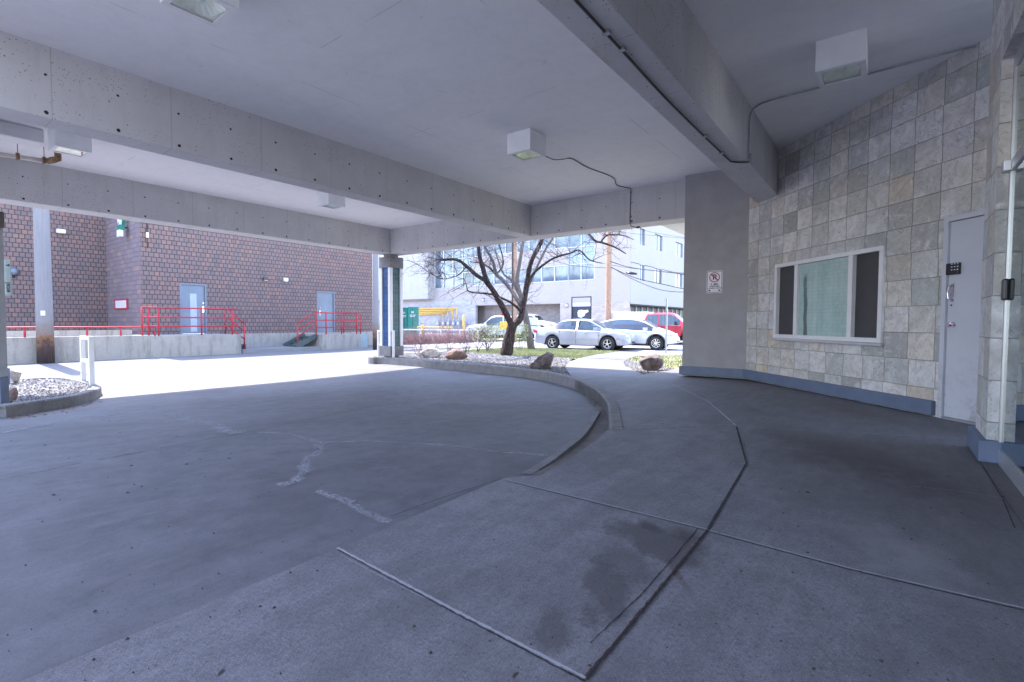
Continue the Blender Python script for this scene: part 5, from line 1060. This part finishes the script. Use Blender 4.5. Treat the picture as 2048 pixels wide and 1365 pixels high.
# overhead wires
M_wire = plain('overhead_cable', (.05, .05, .06), .7)
def wire(label, pts, r, D0, D1, sag=0):
    n = len(pts); P = [atD(x, y, D0+(D1-D0)*i/(n-1)) for i, (x, y) in enumerate(pts)]; o = MB().tube(smooth_path(P, 6), r, 5).build('overhead_wire', M_wire, smooth=True); return tag(o, label, 'wire', 'overhead wires between the timber poles')
wire('topmost overhead wire crossing the white side of the office building', [(1216, 440), (1300, 464), (1385, 478)], .012, 34, 38); wire('second overhead wire, near the upper office windows', [(1216, 462), (1290, 470), (1390, 479)], .012, 34, 38)
wire('thick overhead wire just above the lower side windows', [(1217, 522), (1260, 535), (1320, 543), (1390, 551)], .03, 34, 30); wire('overhead wire sagging across the lower side windows', [(1218, 533), (1270, 556), (1330, 570), (1390, 583)], .025, 34, 30)
wire('lowest sagging overhead wire right of the timber pole', [(1222, 534), (1260, 556), (1310, 577), (1350, 584), (1400, 584)], .02, 34, 30); wire('faint overhead wire from the timber pole to the bare tree side', [(1030, 480), (1090, 515), (1150, 532), (1217, 536)], .015, 36, 34)
wire('overhead wire level with the lower side windows, pole to the right', [(1150, 515), (1220, 530), (1290, 540), (1390, 548)], .015, 35, 32)
p = atD(1263, 547, 32.5); o = thing('splice_case', 'black cable splice case hanging on the wire right of the timber pole', 'cable case', tuple(p)); MB().tube([(-.1, .35, .06), (0, 0, 0), (.1, -.35, -.06)], [.05, .1, .05], 8).build('case', M_black, o, smooth=True); MB().tube([(0, .3, .1), (0, -.3, .0)], .02, 6).build('strap', M_dark, o)

# ================================================================== VEHICLES
M_tyre = plain('tyre_rubber', (.02, .02, .022), .8, var=.2); M_rim = plain('alloy', (.6, .61, .63), .25, .8, .04)
M_cglass = mat_glass('car_glass', (.3, .42, .48), .08); M_tail = plain('tail_red', (.5, .02, .04), .3); M_lampg = plain('headlamp', (.55, .57, .6), .15, .3); M_under = plain('underbody', (.02, .02, .02), .9); M_seat = plain('cabin_trim', (.1, .11, .13), .8)
def paintm(n, c, met=.0): 
    t = NT(n); t.b.inputs['Base Color'].default_value = (*c, 1); t.b.inputs['Roughness'].default_value = .3; t.b.inputs['Metallic'].default_value = met; t.b.inputs['Coat Weight'].default_value = .6; t.b.inputs['Coat Roughness'].default_value = .06
    t.col(t.mix(t.map(t.noise(2, 3), .3, .7), tuple(x*.95 for x in c), c)); return t.m
def vehicle(name, label, cat, loc, rot, S, prof, axles, wr, arch, width, paint, glass, ws, rw, top_in=.78, spokes=5, clad=None, clear=.2, group=None):
    """prof rows: x, sill z, belt z, top z, half width at belt, half width at top. x forward."""
    t = thing(name, label, cat, loc, rot, group); t.scale = (S, S, S)
    pr_ = A(prof, float); x0, x1 = pr_[0, 0], pr_[-1, 0]; xs = np.unique(np.concatenate([np.arange(x0, x1, .05), pr_[:, 0], [x1]]))
    def col_(k):
        y = np.interp(xs, pr_[:, 0], pr_[:, k]); ys = y.copy()
        for _ in range(3):
            ys[1:-1] = (np.interp(xs[1:-1]-.05, xs, ys)+2*ys[1:-1]+np.interp(xs[1:-1]+.05, xs, ys))/4
        return ys
    zb, zl, zt, w1, w2 = (col_(k) for k in range(1, 6)); sec = []
    for i, x in enumerate(xs):
        b = zb[i]; side_b = b
        for ax in axles:
            d = abs(x-ax)
            if d < arch: side_b = max(side_b, wr+math.sqrt(arch*arch-d*d)*.98)
        side_b = min(side_b, zl[i]-.06); m1 = side_b+(zl[i]-side_b)*.45; W_ = w1[i]
        tz = zt[i]; tw_ = w2[i]
        sec.append([(x, 0, side_b), (x, W_*.9, side_b), (x, W_*.985, side_b+.03), (x, W_*1.0, m1), (x, W_*.965, zl[i]-.03), (x, W_*.93, zl[i]), (x, tw_+(W_*.93-tw_)*.12, tz-(tz-zl[i])*.12-.0), (x, tw_*.86, tz), (x, tw_*.45, tz+.02), (x, 0, tz+.028)])
    body = MB(); sgs = {}; wss = {}; n = len(xs); K_ = len(sec[0]); vid = {}
    def quad(mb, i, k, s):
        q = [sec[i][k], sec[i][k+1], sec[i+1][k+1], sec[i+1][k]]; q = [(a, b*s, c) for a, b, c in q]
        mb.add(q, [(0, 1, 2, 3) if s < 0 else (3, 2, 1, 0)])
    for i in range(n-1):
        xm = (xs[i]+xs[i+1])/2
        for k in range(K_-1):
            tgt = body
            if k == 5 and any(a < xm < b for a, b in glass) and (zt[i]-zl[i]) > .1: tgt = 'side'
            if k in (7, 8) and any(a < xm < b for a, b in (ws, rw)): tgt = 'ws'
            for s in (1, -1):
                if tgt == 'side': q_ = sgs.setdefault((s, [a < xm < b for a, b in glass].index(True)), MB())
                elif tgt == 'ws': q_ = wss.setdefault([a < xm < b for a, b in (ws, rw)].index(True), MB())
                else: q_ = body
                quad(q_, i, k, s)
    for e in (0, n-1):
        v = sec[e]; full = v+[(a, -b, c) for a, b, c in v[::-1][1:-1]]; body.add(full, [tuple(range(len(full))) if e else tuple(range(len(full)))[::-1]])
    def fin(mb, nm, mt, par=t):
        o = mb.build(nm, mt, par); bm = bmesh.new(); bm.from_mesh(o.data); bmesh.ops.remove_doubles(bm, verts=bm.verts, dist=.0005); bmesh.ops.recalc_face_normals(bm, faces=bm.faces); bm.to_mesh(o.data); bm.free()
        o.data.polygons.foreach_set('use_smooth', [True]*len(o.data.polygons)); o.data.set_sharp_from_angle(angle=math.radians(40)); return o
    fin(body, 'body', paint); 
    for g_ in sgs.values(): fin(g_, 'side_window', M_cglass)
    for i_, g_ in wss.items(): fin(g_, 'rear_window' if i_ else 'windscreen', M_cglass)
    MB().box((x0+.5, -width*.36, clear), (x1-.55, width*.36, .5)).build('underbody', M_under, t)
    mid = (glass[0][0]+glass[-1][1])/2
    MB().box((mid-.55, -width*.38, .5), (mid-.3, width*.38, 1.12)).box((mid+.3, -width*.38, .5), (mid+.5, width*.38, 1.12)).box((glass[0][0], -width*.42, .45), (glass[-1][1], width*.42, .8)).build('seats', M_seat, t, bevel=.03)
    for ax in axles:
        for s in (1, -1):
            w = MB(); y = s*(width/2-.11); pf = [(-.1, wr*.62), (-.11, wr*.9), (-.08, wr), (.08, wr), (.11, wr*.9), (.1, wr*.62)]; nn = 28
            w.add([(ax+r*math.cos(a), y+o_, wr+r*math.sin(a)) for a in np.linspace(0, 2*math.pi, nn, False) for o_, r in pf], [(i*6+j, ((i+1) % nn)*6+j, ((i+1) % nn)*6+j+1, i*6+j+1) for i in range(nn) for j in range(5)])
            to = w.build('wheel', M_tyre, t, smooth=True); rm = MB(); yo = y+s*.085
            for k in range(spokes):
                a = 2*math.pi*k/spokes+.3; c, d = math.cos(a), math.sin(a); rm.bar((ax+c*.04, yo, wr+d*.04), (ax+c*wr*.6, yo-s*.01, wr+d*wr*.6), .085*(5/spokes)**.5, .03)
            rm.add([(ax+r*math.cos(a), yo-s*.012*(r < wr*.6), wr+r*math.sin(a)) for a in np.linspace(0, 2*math.pi, nn, False) for r in (wr*.56, wr*.66)], [(i*2, ((i+1) % nn)*2, ((i+1) % nn)*2+1, i*2+1) for i in range(nn)])
            rm.cyl((ax, yo-s*.02, wr), .06, .03*s, 14, 'y'); rm.build('rim', M_rim, to); MB().cyl((ax, yo-s*.06, wr), wr*.6, .01*s, 20, 'y').build('hub_well', M_under, to)
    def side(nm, mb, mt):
        for s in (1, -1):
            q = MB(); q.v = [(a, b*s, c) for a, b, c in mb.v]; q.f = list(mb.f); q.build(nm, mt, t, recalc=True, bevel=.006)
    return t, side
def yw(prof, x, k=4): return float(np.interp(x, [r[0] for r in prof], [r[k] for r in prof]))
# silver sedan
sp_ = [(-2.34, .38, .70, .74, .60, .50), (-2.30, .3, .84, .90, .72, .58), (-2.15, .26, .93, 1.01, .80, .62), (-1.7, .24, .95, 1.05, .86, .62), (-1.42, .24, .95, 1.08, .88, .60), (-.92, .22, .94, 1.36, .89, .56), (-.5, .22, .93, 1.42, .89, .57), (.05, .22, .92, 1.435, .89, .58), (.45, .22, .905, 1.39, .89, .58), (1.18, .22, .885, .98, .88, .64), (1.6, .24, .84, .92, .86, .64), (2.05, .24, .74, .80, .78, .6), (2.25, .26, .62, .67, .66, .52), (2.34, .32, .52, .55, .56, .45)]
rw_p, fw_p = atg(1105, 699, gz), atg(1215, 702.5, gz); rw_p[2] = 0; fw_p[2] = 0; hd = fw_p-rw_p; wb = np.linalg.norm(hd); hd /= wb; S = wb/2.675
side_n = A([hd[1]*-1, hd[0], 0]);  side_n = side_n if side_n[0] > 0 else -side_n
c = (rw_p+fw_p)/2+side_n*.80*S-hd*.045*S; ang = math.atan2(hd[1], hd[0])
M_silver = paintm('silver_paint', (.36, .37, .41), .35); M_wp = paintm('white_car_paint', (.6, .6, .62)); M_redp = paintm('red_car_paint', (.42, .015, .03))
car, side = vehicle('sedan', 'silver four-door sedan parked in front, five-spoke wheels', 'car', (c[0], c[1], gz(c[0], c[1])), ang, S, sp_, (-1.285, 1.39), .32, .385, 1.78, M_silver, [(-1.25, -.14), (-.06, 1.05)], (.5, 1.16), (-1.4, -.95))
side('tail_light', MB().box((-2.31, .5, .78), (-2.1, .79, .9)), M_tail); side('headlight', MB().prism([(1.86, .80), (2.18, .70), (2.28, .45), (1.95, .6)], .62, .74), M_lampg)
side('mirror', MB().box((.78, .9, .92), (.96, 1.06, 1.05)), M_silver); side('door_handle', MB().box((-.38, .885, .8), (-.2, .905, .83)).box((.55+.0-.25, .885, .78), (.48, .905, .81)), M_chrome); side('trim_strip', MB().box((-.85, .885, .5), (.95, .9, .54)), M_silver)
side('indicator', MB().box((1.78, .81, .53), (1.94, .845, .56)), M_tail); side('door_seam', MB().box((-.115, .878, .3), (-.105, .892, .9)).box((.985, .875, .35), (.995, .888, .86)).box((-.93, .87, .62), (-.92, .888, .9)), M_dark)
MB().box((2.3, -.28, .34), (2.352, .28, .43)).box((2.22, .42, .34), (2.285, .56, .42)).box((2.22, -.56, .34), (2.285, -.42, .42)).build('grille', M_black, car); MB().box((2.26, -.28, .5), (2.33, .28, .6)).build('badge_grille', M_black, car, bevel=.02); MB().box((-2.36, -.25, .55), (-2.33, .25, .68)).build('number_plate', M_white, car)
# white crossover
tp_ = [(-2.38, .42, .78, .82, .66, .52), (-2.32, .34, .92, 1.02, .78, .62), (-2.05, .3, 1.04, 1.16, .88, .62), (-1.4, .26, 1.06, 1.42, .94, .58), (-.8, .24, 1.04, 1.56, .95, .6), (-.1, .24, 1.01, 1.62, .95, .62), (.4, .24, .98, 1.57, .95, .62), (.85, .24, .96, 1.42, .95, .62), (1.45, .26, .93, 1.08, .93, .7), (1.9, .28, .86, .96, .88, .66), (2.2, .3, .72, .82, .76, .58), (2.37, .36, .58, .62, .62, .48)]
fwh = atg(1312, 701, gz); fwh[2] = 0; hd2 = A([.18, -1, 0]); hd2 /= np.linalg.norm(hd2); S2 = 1.05; sn2 = A([-hd2[1], hd2[0], 0]); c = fwh-hd2*1.45*S2+sn2*.86*S2
car2, side = vehicle('crossover', 'white rounded crossover car parked behind the silver sedan, multi-spoke wheels', 'car', (c[0], c[1], gz(c[0], c[1])), math.atan2(hd2[1], hd2[0]), S2, tp_, (-1.44, 1.45), .355, .42, 1.92, M_wp, [(-1.75, 1.28)], (.6, 1.4), (-2.0, -1.0), spokes=9)
side('headlight', MB().prism([(1.95, .86), (2.2, .74), (2.25, .6), (2.0, .74)], .76, .82), M_lampg); side('mirror', MB().box((.85, .98, .98), (1.05, 1.16, 1.12)), M_wp)
side('tail_light', MB().box((-2.34, .55, .9), (-2.2, .84, .98)), M_tail)
for s in (1, -1):
    for ax in (-1.44, 1.45):
        m = MB(); m.tube([(ax+.44*math.cos(a), s*.955, .355+.44*math.sin(a)) for a in np.linspace(-.35, math.pi+.35, 20)], .035, 6); m.build('wheel_arch', M_dark, car2, smooth=True)
MB().box((-1.0, -.96, .22), (1.0, .96, .32)).build('sill_cladding', M_dark, car2); MB().box((2.3, -.4, .4), (2.385, .4, .47)).build('lower_grille', M_black, car2)
# pickups
pk = [(-2.85, .55, 1.05, 1.08, .86, .84), (-2.8, .5, 1.1, 1.12, .95, .93), (-.98, .48, 1.12, 1.14, .98, .95), (-.95, .45, 1.12, 1.2, .98, .80), (-.86, .45, 1.14, 1.78, .98, .72), (-.3, .42, 1.14, 1.86, .98, .74), (.5, .42, 1.12, 1.86, .98, .74), (.8, .42, 1.12, 1.78, .98, .72), (1.4, .44, 1.1, 1.26, .97, .78), (2.0, .46, 1.06, 1.18, .95, .76), (2.55, .5, .98, 1.08, .9, .7), (2.7, .55, .8, .85, .85, .65)]
def pickup(label, c, head, S, paint, **k):
    hd = A([math.cos(head), math.sin(head), 0]); t, side = vehicle('pickup_truck', label, 'truck', (c[0], c[1], gz(c[0], c[1])), head, S, pk, (-1.8, 1.75), .39, .46, 2.0, paint, [(-.75, -.08), (.02, 1.2)], (.84, 1.36), (-.94, -.87), spokes=6)
    side('headlight', MB().box((2.5, .6, .82), (2.68, .88, .98)), M_lampg); side('mirror', MB().box((.95, 1.02, 1.12), (1.08, 1.22, 1.34)), M_black); side('door_handle', MB().box((-.65, .97, .98), (-.5, 1.0, 1.02)).box((.1, .97, .98), (.25, 1.0, 1.02)), M_black)
    MB().box((2.66, -.55, .6), (2.73, .55, .84)).build('grille', M_black, t); MB().box((2.65, -.95, .42), (2.8, .95, .56)).build('bumper', M_conduit, t); side('door_seam', MB().box((-.045, .972, .5), (-.035, .99, 1.14)).box((.99, .965, .5), (1.0, .985, 1.12)), M_dark)
    side('tail_light', MB().box((-2.87, .75, .8), (-2.8, .93, 1.05)), M_tail); return t
hd2a = math.atan2(-1, .12)
p = atD(1302, 660, 32); pr2 = pickup('red crew-cab pickup truck parked beyond the white crossover', (p[0]+1, p[1]-.4), hd2a, 1.06, M_redp)
p = atD(1262, 632, 34); t = thing('utility_trailer', 'plain white box trailer to the left of the red pickup', 'trailer', (p[0]+.4, p[1], gz(p[0], p[1])), hd2a); MB().box((-1.3, -.9, .45), (1.2, .9, 2.05)).build('box', M_white, t, bevel=.03); MB().box((-1.2, -.8, .3), (2.0, .8, .44)).build('chassis', M_dark, t)
for s in (1, -1): MB().cyl((0, s*.85, .32), .32, .16*s, 20, 'y').build('wheel', M_tyre, t)
p = atD(1005, 668, 38); pa = pickup('white service pickup truck with roof light bar parked facing left', (p[0], p[1]), math.atan2(.95, -.75), 1.02, bpy.data.materials['white_car_paint'])
MB().box((-.1, -.6, 1.9), (.15, .6, 2.02)).build('light_bar', M_tail, pa, bevel=.02); MB().box((2.75, -1.0, .75), (2.85, 1.0, .9)).build('push_bar', M_black, pa); MB().box((-2.6, -.9, 1.15), (-1.1, .9, 1.7)).build('canopy', M_wp, pa, bevel=.05); MB().tube([(.5, .7, 1.85), (.5, .7, 2.2)], .01, 5).build('antenna', M_dark, pa)
p = atD(1056, 662, 46); pickup('white pickup truck facing right, seen between the tree trunk and the silver sedan', (p[0], p[1]), math.atan2(-1, .15), 1.0, M_wp)
# bright orange-yellow bin by the service truck
p = atD(1008, 660, 33); t = thing('road_sign', 'small yellow sign board seen at the tree fork in front of the service truck', 'sign', (p[0], p[1], gz(p[0], p[1])), YAW-math.pi/2); q = p[2]-gz(p[0], p[1]); MB().box((-.28, -.02, q), (.28, .02, q+.55)).build('board', M_yel, t, bevel=.01); MB().box((-.03, -.02, 0), (.03, .02, q)).build('post', M_conduit, t)
print('objects', len(sc.objects), 'polys', sum(len(o.data.polygons) for o in sc.objects if o.type == 'MESH'))
